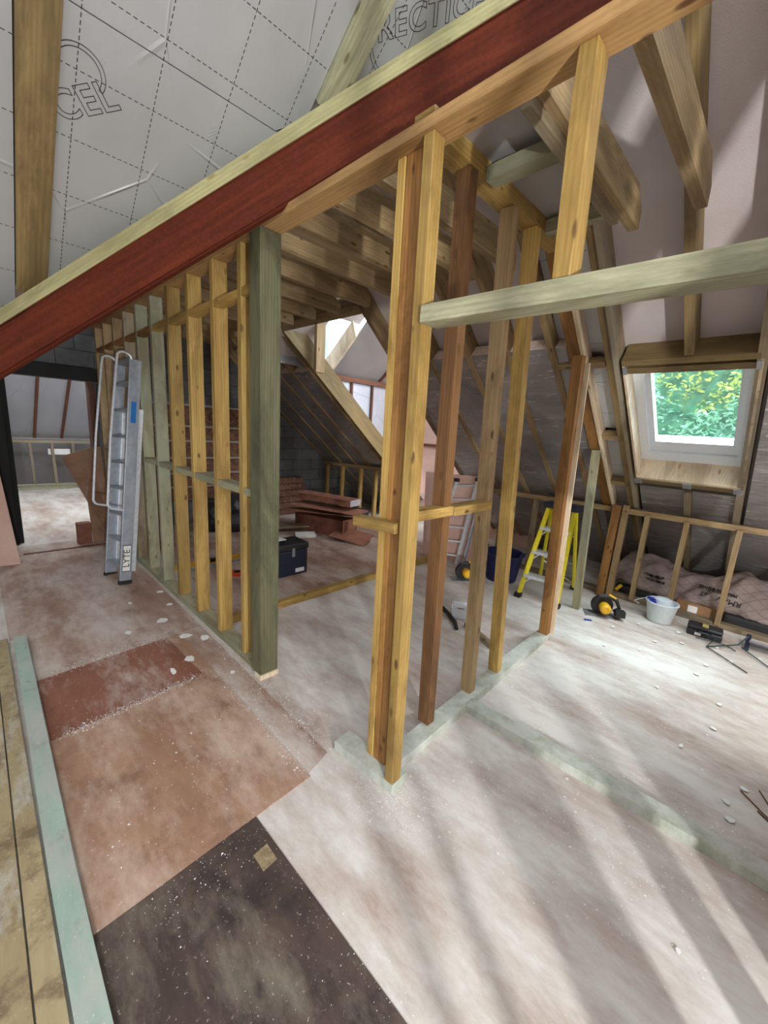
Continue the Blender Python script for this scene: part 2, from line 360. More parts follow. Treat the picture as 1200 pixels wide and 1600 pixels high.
sheet_thing('floor_board_strip', [(.89, 1.22), (1.02, 1.26), (1.04, 2.79), (.89, 2.78)], .0005, .002, FLOORB, 'brown dusty strip of floor board between orange sheet and stud wall', 'board')
sheet_thing('brown_floor_sheet', [(1.3, 2.78), (4.2, 2.78), (4.3, 5.7), (1.35, 5.7)], .0005, .003, FLOORB, 'brown dusty floor sheet behind the wooden sole plate in the back bay', 'plywood sheet')
sheet_thing('offcut_patch', [(.545, 1.06), (.60, 1.065), (.60, .995), (.545, .99)], .0058, .002, PLANK, 'small pale square of wood lying on the dark plywood sheet', 'offcut')
sheet_thing('pale_corridor_sheet', [(.115, 2.725), (.80, 2.785), (1.04, 2.80), (1.05, 5.7), (.03, 5.7), (.03, 3.35), (.115, 3.34)], .0004, .002, FLOORB, 'dull brown floor sheet in front of the far doorway under the grey ladder', 'plywood sheet')
for i, (x0, x1, y0, y1, lb) in enumerate(((-.036, .022, .0, 3.33, 'narrow scaffold-like floorboard next to the green sole plate'), (-.14, -.040, -.2, 3.33, 'second floorboard out from the green sole plate, at the left picture edge'), (-.25, -.144, -.2, 3.3, 'third floorboard out from the green sole plate'))):
    bm = bmesh.new(); bx(bm, x0, x1, y0, y1, .0, .03, bev=.003); tag(link('floorboard', bm, PLANK), lb, 'floorboard')
bm = bmesh.new()
poly_prism(bm, [(.031, .30, 0), (.100, .30, 0), (.094, 1.4, 0), (.112, 3.28, 0), (.05, 3.30, 0), (.028, 1.4, 0)], (0, 0, .045))
tag(link('sole_plate', bm, PLATEG), 'green-tinted timber sole plate running along the left floorboards', 'timber')

# gable wall with the doorway, far room beyond
bm = bmesh.new()
poly_prism(bm, [(1.06, 5.9, 0), (5.6, 5.9, 0), (1.9, 5.9, 3.2), (1.06, 5.9, 3.2)], (0, .15, 0)); bx(bm, -2.5, .24, 5.9, 6.05, 0, 3.2); bx(bm, .24, 1.06, 5.9, 6.05, 1.98, 3.2)
tag(link('wall_back', bm, BLOCK), kind='structure')
slab('lintel', .05, 1.14, 5.84, 6.06, 1.83, 1.97, BLACK, None); tag(bpy.data.objects['lintel'], 'black steel lintel over the far doorway', 'lintel')
dj = thing('door_lining', 'rough timber lining of the far doorway', 'door frame', (.24, 5.9, 0))
bm = bmesh.new(); bx(bm, 0, .045, -.03, .16, 0, 1.83); tag(link('jamb', bm, BLACK, dj), 'black left jamb')
bm = bmesh.new(); bx(bm, .76, .815, -.03, .16, 0, 1.83); tag(link('jamb', bm, W_RED, dj), 'reddish brown right jamb')
bm = bmesh.new(); bx(bm, .0, .8, -.55, -.53, 0, .012); link('threshold_strip', bm, W_RED, dj)
slab('wall_front', -3, 6.3, -3.1, -3.0, 0, 7, LIME); slab('wall_left', -3.1, -3, -3.1, 6, 0, 7, LIME)
slab('wall_far_left', -2.1, -2, 6.05, 10.5, 0, 4, LIME); slab('wall_far_right', 3.2, 3.3, 6.05, 10.5, 0, 4, LIME)
slab('wall_right', 5.75, 5.85, -3, 5.9, -.1, .05, BLOCK)
# far room
bm = bmesh.new(); bx(bm, -2, 3.2, 10.45, 10.55, 0, 1.0); tag(link('wall_far', bm, FOIL_B), kind='structure')
dw = thing('dwarf_wall_frame', 'low timber stud frame across the far room seen through the doorway', 'stud frame', (0, 10.0, 0))
stick('top_plate', (-.6, 10.0, .87), (2.6, 10.0, .87), .07, .045, W_OLD, dw)
stick('sole_plate', (-.6, 10.0, .0225), (2.6, 10.0, .0225), .07, .045, W_OLD, dw)
for i, x in enumerate((.15, .46, .74, 1.06, 1.38, 1.78, 2.1)):
    stick('stud', (x, 10.0, .045), (x-.02, 10.0, .85), .045, .07, W_OLD, dw, up=(0, 1, 0))
def zf(y): return .93+.70*(10.0-y)
for i, (xa, xb) in enumerate(((-.45, .36), (.36, .80), (.80, 1.20), (1.20, 1.66), (1.66, 2.1))):
    bm = bmesh.new(); poly_prism(bm, [(xa+.01, 10.0, zf(10)+.03), (xb-.01, 10.0, zf(10)+.03), (xb-.01, 7.2, zf(7.2)+.03), (xa+.01, 7.2, zf(7.2)+.03)], Vector((0, .57, .82))*.1)
    tag(link('insulation_board', bm, FOIL_L), 'foil-faced insulation board in the sloping ceiling of the far room', 'insulation board', 'foil boards in the far room')
for x in (-.45, .36, .80, 1.20, 1.66, 2.1):
    tag(stick('rafter', (x, 10.0, zf(10)+.05), (x, 7.2, zf(7.2)+.05), .04, .12, W_RED, up=(0, 0, 1)), 'brown rafter between foil boards in the far room', 'rafter', 'rafters of the far room')
bm = bmesh.new(); poly_prism(bm, [(-2, 10.3, zf(10.3)+.2), (3.2, 10.3, zf(10.3)+.2), (3.2, 6.0, zf(6)+.2), (-2, 6.0, zf(6)+.2)], (0, 0, .05))
tag(link('ceiling', bm, MEMB), kind='structure')
for i, (y, z) in enumerate(((9.82, 0), (9.80, .04), (9.70, .0))):
    tag(stick('stacked_plank', (.3, y, .02+z), (1.45, y+.02*i, .02+z), .09, .038, W_GRN), 'pale timber plank stacked on the floor along the far room frame', 'plank', 'planks on the far room floor')
slab('white_board', .98, 1.32, 10.035, 10.05, .62, .73, PAPER, None); tag(bpy.data.objects['white_board'], 'small white board between the far room studs', 'board')

# ------------------------------------------------------------------ steel valley beam
BD = Vector((-.853, 1, -.72)); P0 = Vector((1.07, 1.741, 2.44)); BN = Vector((.761, .649, 0)).normalized()
a = P0+BD*(-1.10); b = P0+BD*1.45
Lb = (b-a).length; Bz = (b-a).normalized(); By = (Vector((0, 0, 1))-Bz*Bz.z).normalized(); Bx = By.cross(Bz)
MB = Matrix((Bx, By, Bz)).transposed().to_4x4(); MB.translation = a
sgn = 1 if Bx.dot(BN) > 0 else -1
t = thing('steel_beam', 'red oxide painted steel beam sloping down across the room under the foil ceiling', 'steel beam')
bm = bmesh.new(); bx(bm, min(0, sgn*.012), max(0, sgn*.012), 0, .191, 0, Lb); o = link('web', bm, STEEL, t); o.matrix_local = MB
bm = bmesh.new(); bx(bm, min(0, sgn*.03), max(0, sgn*.03), -.002, .012, 0, Lb, bev=.002); o = link('flange', bm, STEEL, t); o.matrix_local = MB
bm = bmesh.new(); bx(bm, min(0, sgn*.03), max(0, sgn*.03), 0.179, .193, 0, Lb, bev=.002); o = link('flange', bm, STEEL, t); o.matrix_local = MB
c = By*(.193+.029)+Bx*(sgn*.075)
tag(stick('valley_plate', a+c, b+c, .16, .058, W_OLV, up=By), 'pale olive timber plate lying on top of the red steel beam', 'timber')

# ------------------------------------------------------------------ near roof slope
def npt(u, v, off=0): # u along X, v down the slope; v=0 at the plane's foot measure
    base = NN*(NR*NN.z)
    return base+Vector((1, 0, 0))*u+NV*v+NN*off
MN = Matrix(((1, 0, 0), NV, NN)).transposed().to_4x4()  # columns X, down-slope, up-normal (mirror handled below)
def nboard(u0, u1, v0, v1, lb, valley=True, mat=FOIL_N):
    # u,v plane board, clipped along the valley beam's line
    def vv(u): # v of valley at u
        tt = (1.12-u)/.853; y = 1.823+tt; z = NR-.72*y; p = Vector((u, y, z)); return p.dot(NV)+.055
    pts = []
    if valley:
        n = 8
        top = [(u1, v0), (u0, v0)]; low = [(u0+(u1-u0)*k/n, min(v1, vv(u0+(u1-u0)*k/n))) for k in range(n+1)]
        pts = top+low
    else: pts = [(u1, v0), (u0, v0), (u0, v1), (u1, v1)]
    bm = bmesh.new(); org = npt(0, 0, .028)
    poly_prism(bm, [(u, v, 0) for u, v in pts], (0, 0, .1))
    o = link('insulation_board', bm, mat); M = Matrix(((1, 0, 0), NV, NN)).transposed().to_4x4(); M.translation = org; o.matrix_local = M
    return tag(o, lb, 'insulation board')
vj = -.094
b1 = nboard(.337, 1.19, vj+.002, 1.2, 'printed foil insulation board above the red beam, lower left one with a part logo')
b2 = nboard(.337, 1.19, -1.6, vj-.002, 'printed foil insulation board above the joint near the top left corner')
b3 = nboard(-.5, .218, vj, 1.8, 'foil insulation board left of the first brown rafter at the picture edge')
b4 = nboard(1.302, 2.1, -2.2, 1.0, 'printed foil insulation board right of the pale rafter at the top')
def nraf(u0, u1, v0, v1, mat, lb):
    o = stick('rafter', npt((u0+u1)/2, v0, .06), npt((u0+u1)/2, v1, .06), u1-u0, .12, mat, up=NN); return tag(o, lb, 'rafter')
nraf(.222, .335, -1.6, 1.10, W_RAF, 'dark brown rafter at the left picture edge ending on the olive plate')
nraf(1.192, 1.300, -2.2, -.28, W_HDR, 'pale olive rafter meeting the plate above the red beam at top centre')
nraf(-.62, -.5, -1.6, 2.0, W_RAF, 'brown rafter beyond the left picture edge')
# printed logos on the foil boards (outlined lettering with an arc)
def onfoil(parent, u, v, ang):
    M = Matrix.Translation((u, v, -.0012)) @ Matrix.Rotation(math.radians(ang), 4, 'Z') @ Matrix.Diagonal((1, -1, -1, 1)); return M
def arc(parent, cu, cv, r, a0, a1, cut=None):
    bm = bmesh.new()
    for rr in (r, r-.013): tube(bm, [(cu+rr*math.cos(math.radians(a0+(a1-a0)*k/28)), cv+rr*math.sin(math.radians(a0+(a1-a0)*k/28)), -.001) for k in range(29)], .0014, 4)
    for aa in (a0, a1): tube(bm, [(cu+q*math.cos(math.radians(aa)), cv+q*math.sin(math.radians(aa)), -.001) for q in (r-.013, r)], .0014, 4)
    link('printed_arc', bm, INK, parent)
text_mesh('printed_logo', 'CEL', .125, INK, onfoil(b1, .415, .165, -38), b1, outline=.0013)
arc(b1, .392, .078, .079, -170, 22)
text_mesh('printed_logo', 'RECTICEL', .115, INK, onfoil(b4, 1.50, -.77, -42), b4, outline=.0013)
arc(b4, 1.42, -.66, .17, 75, 175)

# other slope above the valley, ridge and far cover
bm = bmesh.new()
def zl(x): return 2.83+SL*(x-1.12)
poly_prism(bm, [(1.786, 1.04, 3.40), (1.786, 5.95, 3.40), (-2.3, 5.95, zl(-2.3)), (-2.3, 5.83, zl(-2.3)), (1.10, 1.85, zl(1.10))], (0, 0, .05))
tag(link('ceiling', bm, MEMB), kind='structure')
bm = bmesh.new(); poly_prism(bm, [npt(-2.5, -3, .17), npt(2.2, -3, .17), npt(2.2, -1.2, .17), npt(-2.5, 3.4, .17)], NN*.04)
tag(link('ceiling', bm, MEMB), kind='structure')

# ------------------------------------------------------------------ right-hand slope
def rpt(x, y, off=0): return Vector((x, y, zr(x)))+RN*off
def roofsheet(x0, x1, y0, y1, off, th, mat, name):
    bm = bmesh.new(); poly_prism(bm, [rpt(x0, y0, off), rpt(x1, y0, off), rpt(x1, y1, off), rpt(x0, y1, off)], RN*th); return link(name, bm, mat)
# membrane with an opening for the roof window
for a_ in ((1.74, 5.9, .86, 2.86), (1.74, 3.17, .19, .86), (3.98, 5.9, .19, .86), (1.74, 5.9, -3.0, .19), (1.74, 2.45, 2.86, 4.22), (1.74, 5.9, 4.22, 5.9)):
    tag(roofsheet(*a_, .165, .03, MEMB, 'ceiling'), kind='structure')
RAFY = [(-.24, 2.05, 'rightmost rafter beyond the roof window'), (.165, 1.80, 'olive rafter at the right side of the roof window'), (.905, 2.14, 'olive trimmer rafter at the left side of the roof window'),
        (1.30, 1.85, 'thin rafter just left of the broad brown rafter'), (1.65, 1.8, 'second rafter left of the broad brown rafter'), (2.0, 1.8, 'third rafter left of the broad brown rafter'), (2.4, 1.8, 'fourth rafter left of the broad brown rafter'),
        (2.84, 1.8, 'rafter at the near side of the wing opening'), (4.66, 1.8, 'first rafter beyond the deep wing trimmer'), (5.0, 1.8, 'second rafter beyond the deep wing trimmer'), (5.4, 1.8, 'third rafter beyond the deep wing trimmer'), (5.84, 1.8, 'last rafter against the block wall')]
for y, x0, lb in RAFY:
    mt = W_PAL if y > 1 else W_OLD
    if y > 4.5: mt = W_PAL
    tag(stick('rafter', rpt(x0, y+.022, .08), rpt(5.6, y+.022, .08), .045, .16, mt, up=RN), lb, 'rafter')
tag(stick('rafter', rpt(2.14, .955, .08), rpt(4.9, .955, .08), .045, .16, W_RAF, up=RN), 'brown rafter doubled against the olive trimmer left of the roof window', 'rafter')
tag(stick('rafter', rpt(2.15, 1.155, .045), rpt(4.45, 1.165, .045), .085, .12, W_ORA, up=RN), 'broad brown rafter above the yellow stepladder', 'rafter')
tag(stick('pale_batten', rpt(2.15, 1.10, .03), rpt(4.45, 1.11, .03), .018, .12, W_NEW, up=RN), 'thin pale batten nailed to the right edge of the broad brown rafter', 'batten')
tag(stick('rafter', rpt(1.75, .52, .08), rpt(3.06, .52, .08), .045, .16, W_RAF, up=RN), 'short rafter ending on the header over the roof window', 'rafter')
tag(stick('rafter', rpt(4.14, .52, .08), rpt(5.6, .52, .08), .045, .16, W_OLD, up=RN), 'short rafter below the roof window', 'rafter')
tag(stick('deep_rafter', rpt(2.35, 4.20, .11), rpt(4.50, 4.20, .11), .045, .22, W_RAF, up=RN), 'deep olive brown rafter at the far side of the wing opening', 'rafter')
tag(stick('deep_rafter', rpt(2.35, 4.27, .05), rpt(4.50, 4.27, .05), .03, .12, W_PAL, up=RN), 'lighter rafter doubled behind the deep wing rafter', 'rafter')
tag(stick('wing_header', rpt(2.5, 2.84, .1), rpt(2.5, 4.2, .1), .09, .2, W_PAL, up=RN), 'double timber header across the top of the wing opening', 'timber')
# insulation boards between rafters
RB = [(.98, 1.10, None)]
bays = [(1.22, 1.298), (1.345, 1.648), (1.697, 1.998), (2.047, 2.398), (2.447, 2.838), (4.29, 4.658), (4.707, 4.998), (5.047, 5.398), (5.447, 5.838)]
for i, (y0, y1) in enumerate(bays):
    bm = bmesh.new(); poly_prism(bm, [rpt(2.96, y0, .014), rpt(5.6, y0, .014), rpt(5.6, y1, .014), rpt(2.96, y1, .014)], RN*.11)
    o = link('insulation_board', bm, FOIL_C)
    o.data.materials.append(PINE_EDGE)
    for p in o.data.polygons:
        if p.normal.dot(RD) < -.9: p.material_index = 1
    tag(o, 'crinkled foil insulation board in bay %s between the right-hand rafters' % ('one two three four five six seven eight nine'.split()[i]) if False else
        ['narrow foil strip beside the broad brown rafter', 'creased foil board in the bay right behind the yellow stepladder', 'creased foil board in the bay left of the yellow stepladder', 'creased foil board above the blue tub', 'creased foil board above the pink plywood',
         'dark foil board just beyond the deep wing rafter', 'dark foil board in the second bay beyond the deep rafter', 'dark foil board in the third bay beyond the deep rafter', 'dark foil board nearest the block wall'][i], 'insulation board')
for (x0, x1, y0, y1, off, lb) in ((2.2, 3.05, .98, 1.095, .09, 'grey foil board high between the broad brown rafter and the window trimmer'), (3.12, 3.62, .98, 1.095, .075, 'grey foil board second down beside the roof window'), (3.68, 4.12, .98, 1.095, .07, 'grey foil board third down beside the roof window'), (4.16, 5.5, .98, 1.095, .07, 'grey foil board lowest beside the roof window'),
                                  (2.15, 2.95, 1.21, 1.295, .09, 'grey foil board high left of the broad brown rafter'),
                                  (4.16, 5.6, .545, .88, .05, 'foil board below the roof window on the left'), (4.16, 5.6, .19, .495, .05, 'foil board below the roof window on the right'), (3.0, 5.6, -.21, .14, .05, 'creased foil board right of the roof window')):
    tag(roofsheet(x0, x1, y0, y1, off, .08, FOIL_C if x0 > 4 or y0 < 0 else FOIL_N, 'insulation_board'), lb, 'insulation board')
# noggins in the window bay
for i, (x, ya, yb, lb) in enumerate(((3.085, .985, 1.33, 'top noggin between rafters left of the roof window'), (3.65, .94, 1.22, 'middle noggin between rafters left of the roof window'), (4.12, .94, 1.26, 'lowest noggin between rafters left of the roof window'))):
    tag(stick('noggin', rpt(x, ya, .03), rpt(x, yb, .03), .05, .06, W_PAL, up=RN), lb, 'noggin')

# roof window (skylight) with lining
wx0, wx1, wy0, wy1 = 3.09, 4.07, .19, .86
tw = thing('window_1', None, None); tw['kind'] = 'structure'
# header over the window and sill trimmer with hangers
th = thing('window_header', 'double timber header across the top of the roof window', 'timber', rpt(3.03, .52))
stick('header_plank', rpt(3.085, .19, .084), rpt(3.085, .885, .084), .045, .168, W_RAF, th, up=RN)
stick('header_plank', rpt(3.135, .19, .084), rpt(3.135, .885, .084), .045, .168, W_RAF, th, up=RN)
for yy in (.195, .868):
    bm = bmesh.new(); bx(bm, -.03, .03, -.012, .012, 0, .10); o = link('joist_hanger', bm, GALV, th)
    M = Matrix(((RD, Vector((0, 1, 0)), RN))).transposed().to_4x4(); M.translation = rpt(3.13, yy, -.006)-Vector(th.location); o.matrix_local = M
ts = thing('window_trimmer', 'timber trimmer across the bottom of the roof window', 'timber', rpt(4.12, .52))
stick('trimmer_plank', rpt(4.06, .19, .07), rpt(4.06, .885, .07), .045, .14, W_RAF, ts, up=RN)
for yy in (.20, .52, .87):
    bm = bmesh.new(); bx(bm, -.035, .025, -.03, .03, -.004, .0); o = link('joist_hanger', bm, GALV, ts)
    M = Matrix(((RD, Vector((0, 1, 0)), RN))).transposed().to_4x4(); M.translation = rpt(4.065, yy, -.001)-Vector(ts.location); o.matrix_local = M
MR = Matrix((RD, Vector((0, 1, 0)).copy(), RN)).transposed().to_4x4()
def rbox(name, x0, x1, y0, y1, o0, o1, mat, parent, lb=None):
    bm = bmesh.new(); org = rpt(0, 0, 0); k = 1/RD.x
    bx(bm, x0*k, x1*k, y0, y1, o0, o1); M = MR.copy(); M.translation = org; ob = link(name, bm, mat, parent); ob.matrix_local = M
    if lb: ob['label'] = lb
    return ob
# lining boards
bm = bmesh.new(); poly_prism(bm, [rpt(3.10, .868, 0), rpt(4.03, .868, 0), rpt(3.955, .868, .17), rpt(3.10, .868, .17)], (0, .015, 0)); link('lining', bm, W_NEW, tw)
bm = bmesh.new(); poly_prism(bm, [rpt(3.10, .192, 0), rpt(4.03, .192, 0), rpt(3.955, .192, .17), rpt(3.10, .192, .17)], (0, -.015, 0)); link('lining', bm, W_NEW, tw)
bm = bmesh.new(); poly_prism(bm, [rpt(4.02, .19, 0), rpt(4.02, .87, 0), rpt(3.955, .87, .14), rpt(3.955, .19, .14)], RD*.02); link('sill', bm, W_NEW, tw)
# frame and sash
fo = .13
rbox('window_frame', 3.12, 3.95, .805, .868, fo, fo+.06, WHITEG, tw); rbox('window_frame', 3.12, 3.95, .192, .245, fo, fo+.06, WHITEG, tw)
rbox('window_frame', 3.875, 3.95, .245, .805, fo, fo+.06, WHITEG, tw); rbox('window_frame', 3.12, 3.16, .245, .805, fo, fo+.06, WHITEG, tw)
rbox('sash', 3.12, 3.875, .765, .805, fo+.02, fo+.09, WHITEG, tw); rbox('sash', 3.12, 3.875, .245, .280, fo+.02, fo+.09, WHITEG, tw)
rbox('sash', 3.79, 3.875, .280, .765, fo+.02, fo+.09, WHITEG, tw); rbox('sash', 3.16, 3.20, .280, .765, fo+.02, fo+.09, WHITEG, tw)
rbox('pane', 3.18, 3.79, .280, .765, fo+.05, fo+.056, GLASS, tw)

# hedge and lawn outside
slab('floor_garden', 6.4, 22, -8, 12, -.4, -.3, LAWN); 
bm = bmesh.new(); bml = bmesh.new(); rs = random.Random(3)
def leaf(bm, p, s):
    e = Euler((rs.uniform(-1, 1), rs.uniform(-1, 1), rs.uniform(0, 6.3))); M = Matrix.Translation(p) @ e.to_matrix().to_4x4()
    vs = [bm.verts.new(M @ Vector(q)) for q in ((0, -s, 0), (s*.45, -s*.2, s*.1), (0, s, 0), (-s*.45, -s*.2, s*.1))]; bm.faces.new(vs)
for k in range(15000):
    y = rs.uniform(-2.2, 3.2); z = rs.uniform(1.0, 5.2); x = 8.2+.35*math.sin(y*3.1+z*2)+.3*math.sin(y*7+z*5)+rs.uniform(-.12, .25)
    yl = math.sin(y*2.3+1.0+z*1.7)+.6*math.sin(z*4.1-y*2) > .75
    leaf(bml if yl and rs.random() < .8 else bm, Vector((x, y, z)), rs.uniform(.035, .065))
tag(link('hedge', bm, LEAF), 'green leafy hedge outside the roof window', 'hedge', kind='stuff')
tag(link('yellow_foliage', bml, LEAFY), 'yellowing foliage patches in the hedge outside the roof window', 'foliage', kind='stuff')
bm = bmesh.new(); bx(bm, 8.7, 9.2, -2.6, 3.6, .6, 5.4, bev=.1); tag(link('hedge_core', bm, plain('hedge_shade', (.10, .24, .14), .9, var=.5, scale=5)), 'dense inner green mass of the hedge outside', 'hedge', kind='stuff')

# ------------------------------------------------------------------ dwarf wall at the eaves
def dwarf(y0, y1, studs, name_label, wd=W_PAL):
    t = thing('dwarf_wall_frame', name_label, 'stud frame', (4.40, (y0+y1)/2, 0))
    stick('top_plate', (4.40, y0, .895), (4.40, y1, .855), .075, .05, wd, t)
    stick('sole_plate', (4.40, y0, .0225), (4.40, y1, .0225), .075, .045, PLATEW if False else W_OLD, t)
    for y, x, mt in studs: stick('stud', (x, y, .03), (x+.005, y, .87), .04, .06, mt, t, up=(1, 0, 0))
    return t
dwarf(-1.2, 2.8, [(-.30, 4.36, W_PAL), (.145, 4.36, W_PAL), (.50, 4.36, W_PAL), (.80, 4.36, W_PAL), (1.5, 4.42, W_OLD), (1.9, 4.42, W_OLD), (2.3, 4.42, W_OLD)], 'long low eaves stud frame under the roof window and behind the yellow stepladder')
dwarf(4.25, 5.82, [(4.5, 4.40, W_YEL), (4.85, 4.40, W_YEL), (5.32, 4.40, W_YEL), (5.74, 4.40, W_YEL)], 'short low eaves stud frame near the block wall behind the cardboard pile', W_PAL)
tag(stick('stud', (4.28, 1.06, 0), (4.34, 1.06, .92), .07, .05, W_ORA, up=(1, 0, 0)), 'short orange-brown stud standing under the broad brown rafter', 'stud')
tag(stick('stud', (4.30, .985, 0), (4.36, .985, .93), .05, .05, W_PAL, up=(1, 0, 0)), 'short pale brown stud beside the orange-brown one under the rafter', 'stud')
tag(stick('stud', (3.74, 1.10, 0), (3.67, 1.13, 1.44), .06, .045, W_GRN, up=(1, 0, 0)), 'greenish stud rising from the floor to the rafter right of the stepladder', 'stud')
# ------------------------------------------------------------------ timber post
t = thing('timber_post', 'square grey-green timber post carrying the beam, left of the door opening', 'post', (1.108, 2.0, 0))
stick('shaft', (1.108, 2.005, .03), (1.108, 2.005, 2.405), .115, .11, W_COL, t, up=(0, 1, 0), bev=.004)
bm = bmesh.new(); bx(bm, -.06, .06, -.058, .02, 0, .03, bev=.002); tag(link('packer', bm, W_NEW, t), 'pale wooden packer under the post')

# ------------------------------------------------------------------ left stud partition
t = thing('stud_partition', 'long timber stud partition with ten studs left of the grey-green post', 'stud partition', (1.12, 4, 0))
stick('sole_plate', (1.12, 2.06, .0225), (1.12, 5.88, .0225), .095, .045, W_GRN, t)
stick('top_plate', (1.118, 0.1, 2.423), (1.118, 5.88, 2.423), .095, .036, W_TOP, t)
SY = [5.75, 5.36, 4.94, 4.545, 4.15, 3.75, 3.36, 2.97, 2.58, 2.22]
for i, y in enumerate(SY):
    mt = [W_PAL, W_PAL, W_PAL, W_OLD, W_GRN, W_GRN, W_YEL, W_YEL, W_YEL, W_YEL][i]
    stick('stud', (1.12, y, .045), (1.12, y, 2.405), .09, .042, mt, t, up=(0, 1, 0), warp=.002)
ends = [5.88]+SY+[2.06]
for i in range(len(ends)-1):
    y0, y1 = ends[i+1]+.022, ends[i]-.022
    if i == 0: continue
    stick('noggin', (1.105, y0, 2.165), (1.105, y1, 2.165), .06, .042, W_ORA if i < 6 else W_YEL, t)
    stick('noggin', (1.125, y0, 1.095), (1.125, y1, 1.095), .09, .042, W_GRN, t)

# ------------------------------------------------------------------ right partition with corner post and header
t = thing('corner_partition', 'timber stud partition with the orange corner studs, running right towards the eaves', 'stud partition', (1.2, 1.0, 0))
stick('sole_plate', (1.135, .905, .0225), (1.105, 1.26, .0225), .10, .045, PLATEW, t)
stick('sole_plate', (1.19, 1.01, .0225), (2.965, 1.07, .0225), .09, .045, PLATEW, t, up=(0, 0, 1))
stick('top_plate', (1.17, 1.065, 2.515), (2.28, 1.065, 2.515), .09, .07, W_YEL, t)
stick('stud', (1.110, .928, .045), (1.112, .960, 2.405), .055, .042, W_YEL, t, up=(0, 1, 0), warp=.002)
stick('stud', (1.165, 1.030, .045), (1.160, 1.050, 2.405), .075, .07, W_ORA, t, up=(0, 1, 0), warp=.002)
stick('stud', (1.145, 1.086, .045), (1.140, 1.108, 2.405), .04, .036, W_YEL, t, up=(0, 1, 0), warp=.002)
for (xa, xb, mt, zt, lb) in ((1.50, 1.42, W_DRK, 2.48, 'dark brown stud'), (1.88, 1.76, W_PAL, 2.48, None), (2.19, 1.98, W_YEL, 2.48, None), (2.935, 2.80, W_ORA, 2.04, 'orange-brown stud cut off under the rafter')):
    o = stick('stud', (xa, 1.055, .045), (xb, 1.055, zt), .055, .065, mt, t, up=(0, 1, 0), warp=.004)
    if lb: o['label'] = lb
stick('noggin', (1.20, 1.045, 1.16), (1.49, 1.045, 1.16), .07, .042, W_YEL, t)
stick('noggin', (1.50, 1.045, 1.155), (1.83, 1.045, 1.155), .07, .042, W_YEL, t)
stick('noggin', (1.105, .985, 1.135), (1.105, 1.225, 1.12), .055, .04, W_YEL, t)
stick('pale_edge_strip', (2.970, 1.02, .05), (2.838, 1.02, 2.0), .012, .05, W_NEW, t, up=(0, 1, 0))
t = thing('opening_header', 'heavy green-grey timber header running from the corner stud out of the right edge', 'timber header', (1.12, .5, 1.88))
stick('header_beam', (1.118, .935, 1.877), (1.118, -.6, 1.852), .095, .055, W_HDR, t, bev=.004)
stick('cripple_stud', (1.12, .49, 1.90), (1.12, .49, 2.405), .045, .07, W_YEL, t, up=(1, 0, 0), warp=.006)
tag(stick('sole_plate', (1.80, 1.00, .0225), (1.86, -.9, .0225), .085, .045, PLATEW), 'long pale sole plate on the floor running to the right picture edge', 'timber')
tag(stick('sole_plate', (1.18, 2.73, .03), (4.05, 2.78, .03), .06, .055, W_YEL), 'yellow-brown timber lying across the floor behind the door opening', 'timber')

t = thing('shadow_casting_frame', 'unseen part-boarded stud frame behind the viewpoint, gaps shaped to cast the light patches', 'stud frame', (1.2, -.45, 0))  # added out of view, studs and board gaps shape the lamp's bands and patches
for x in (.333, .455): stick('stud', (x, -.45, .045), (x, -.45, 2.6), .024, .034, W_YEL, t, up=(0, 1, 0))
stick('sole_plate', (.25, -.45, .0225), (2.6, -.45, .0225), .08, .045, W_GRN, t)
for (xa, xb) in ((.62, .985), (1.06, 1.33), (1.56, 2.6)):
    bm = bmesh.new(); bx(bm, xa-1.2, xb-1.2, -.006, .006, 1.13, 2.7); link('board', bm, PLY_P, t)
for (xa, xb) in ((.62, .86), (1.04, 1.17), (1.29, 2.6)):
    bm = bmesh.new(); bx(bm, xa-1.2, xb-1.2, -.006, .006, .045, 1.12); link('board', bm, PLY_P, t)
# ------------------------------------------------------------------ ceiling joists
JY = [(.42, 'nearest ceiling joist on the right, above the green-grey header'), (.68, 'second ceiling joist, beside the dark foil ceiling'), (1.36, 'third ceiling joist, behind the corner studs'), (1.64, 'fourth ceiling joist with light patches'), (1.96, 'fifth ceiling joist with light patches'), (2.30, 'sixth ceiling joist, over the door opening'), (2.66, 'seventh ceiling joist, beyond the grey-green post'), (3.05, 'eighth ceiling joist from the right, over the back bay'),
      (3.42, 'ninth ceiling joist from the right, over the cardboard pile'), (3.80, 'tenth ceiling joist from the right, over the wing opening'), (4.2, 'eleventh ceiling joist from the right, by the deep rafter'), (4.6, 'twelfth ceiling joist from the right'), (5.0, 'thirteenth ceiling joist from the right'), (5.4, 'fourteenth ceiling joist, last but one before the block wall'), (5.75, 'last ceiling joist, against the block wall')]
for y, lb in JY:
    x1 = 2.24 if y < .5 else 2.28 if y < 1 else 2.40 if y < 2.5 else 2.42
    bm = bmesh.new(); x0 = 1.17; L = x1-x0
    poly_prism(bm, [(-.0225, -.075, 0), (-.0225, -.035, 0), (-.0225, .075, .16), (-.0225, .075, L-.10), (-.0225, .0, L), (-.0225, -.075, L)], (.045, 0, 0))
    o = link('ceiling_joist', bm, W_PAL if y < 1 else W_PAL); M = frame((1, 0, 0), (0, 0, 1)).to_4x4(); M.translation = (x0, y+.0225, 2.56); o.matrix_local = M
    if y > 1.2 or y < .9: tag(o, lb, 'ceiling joist')
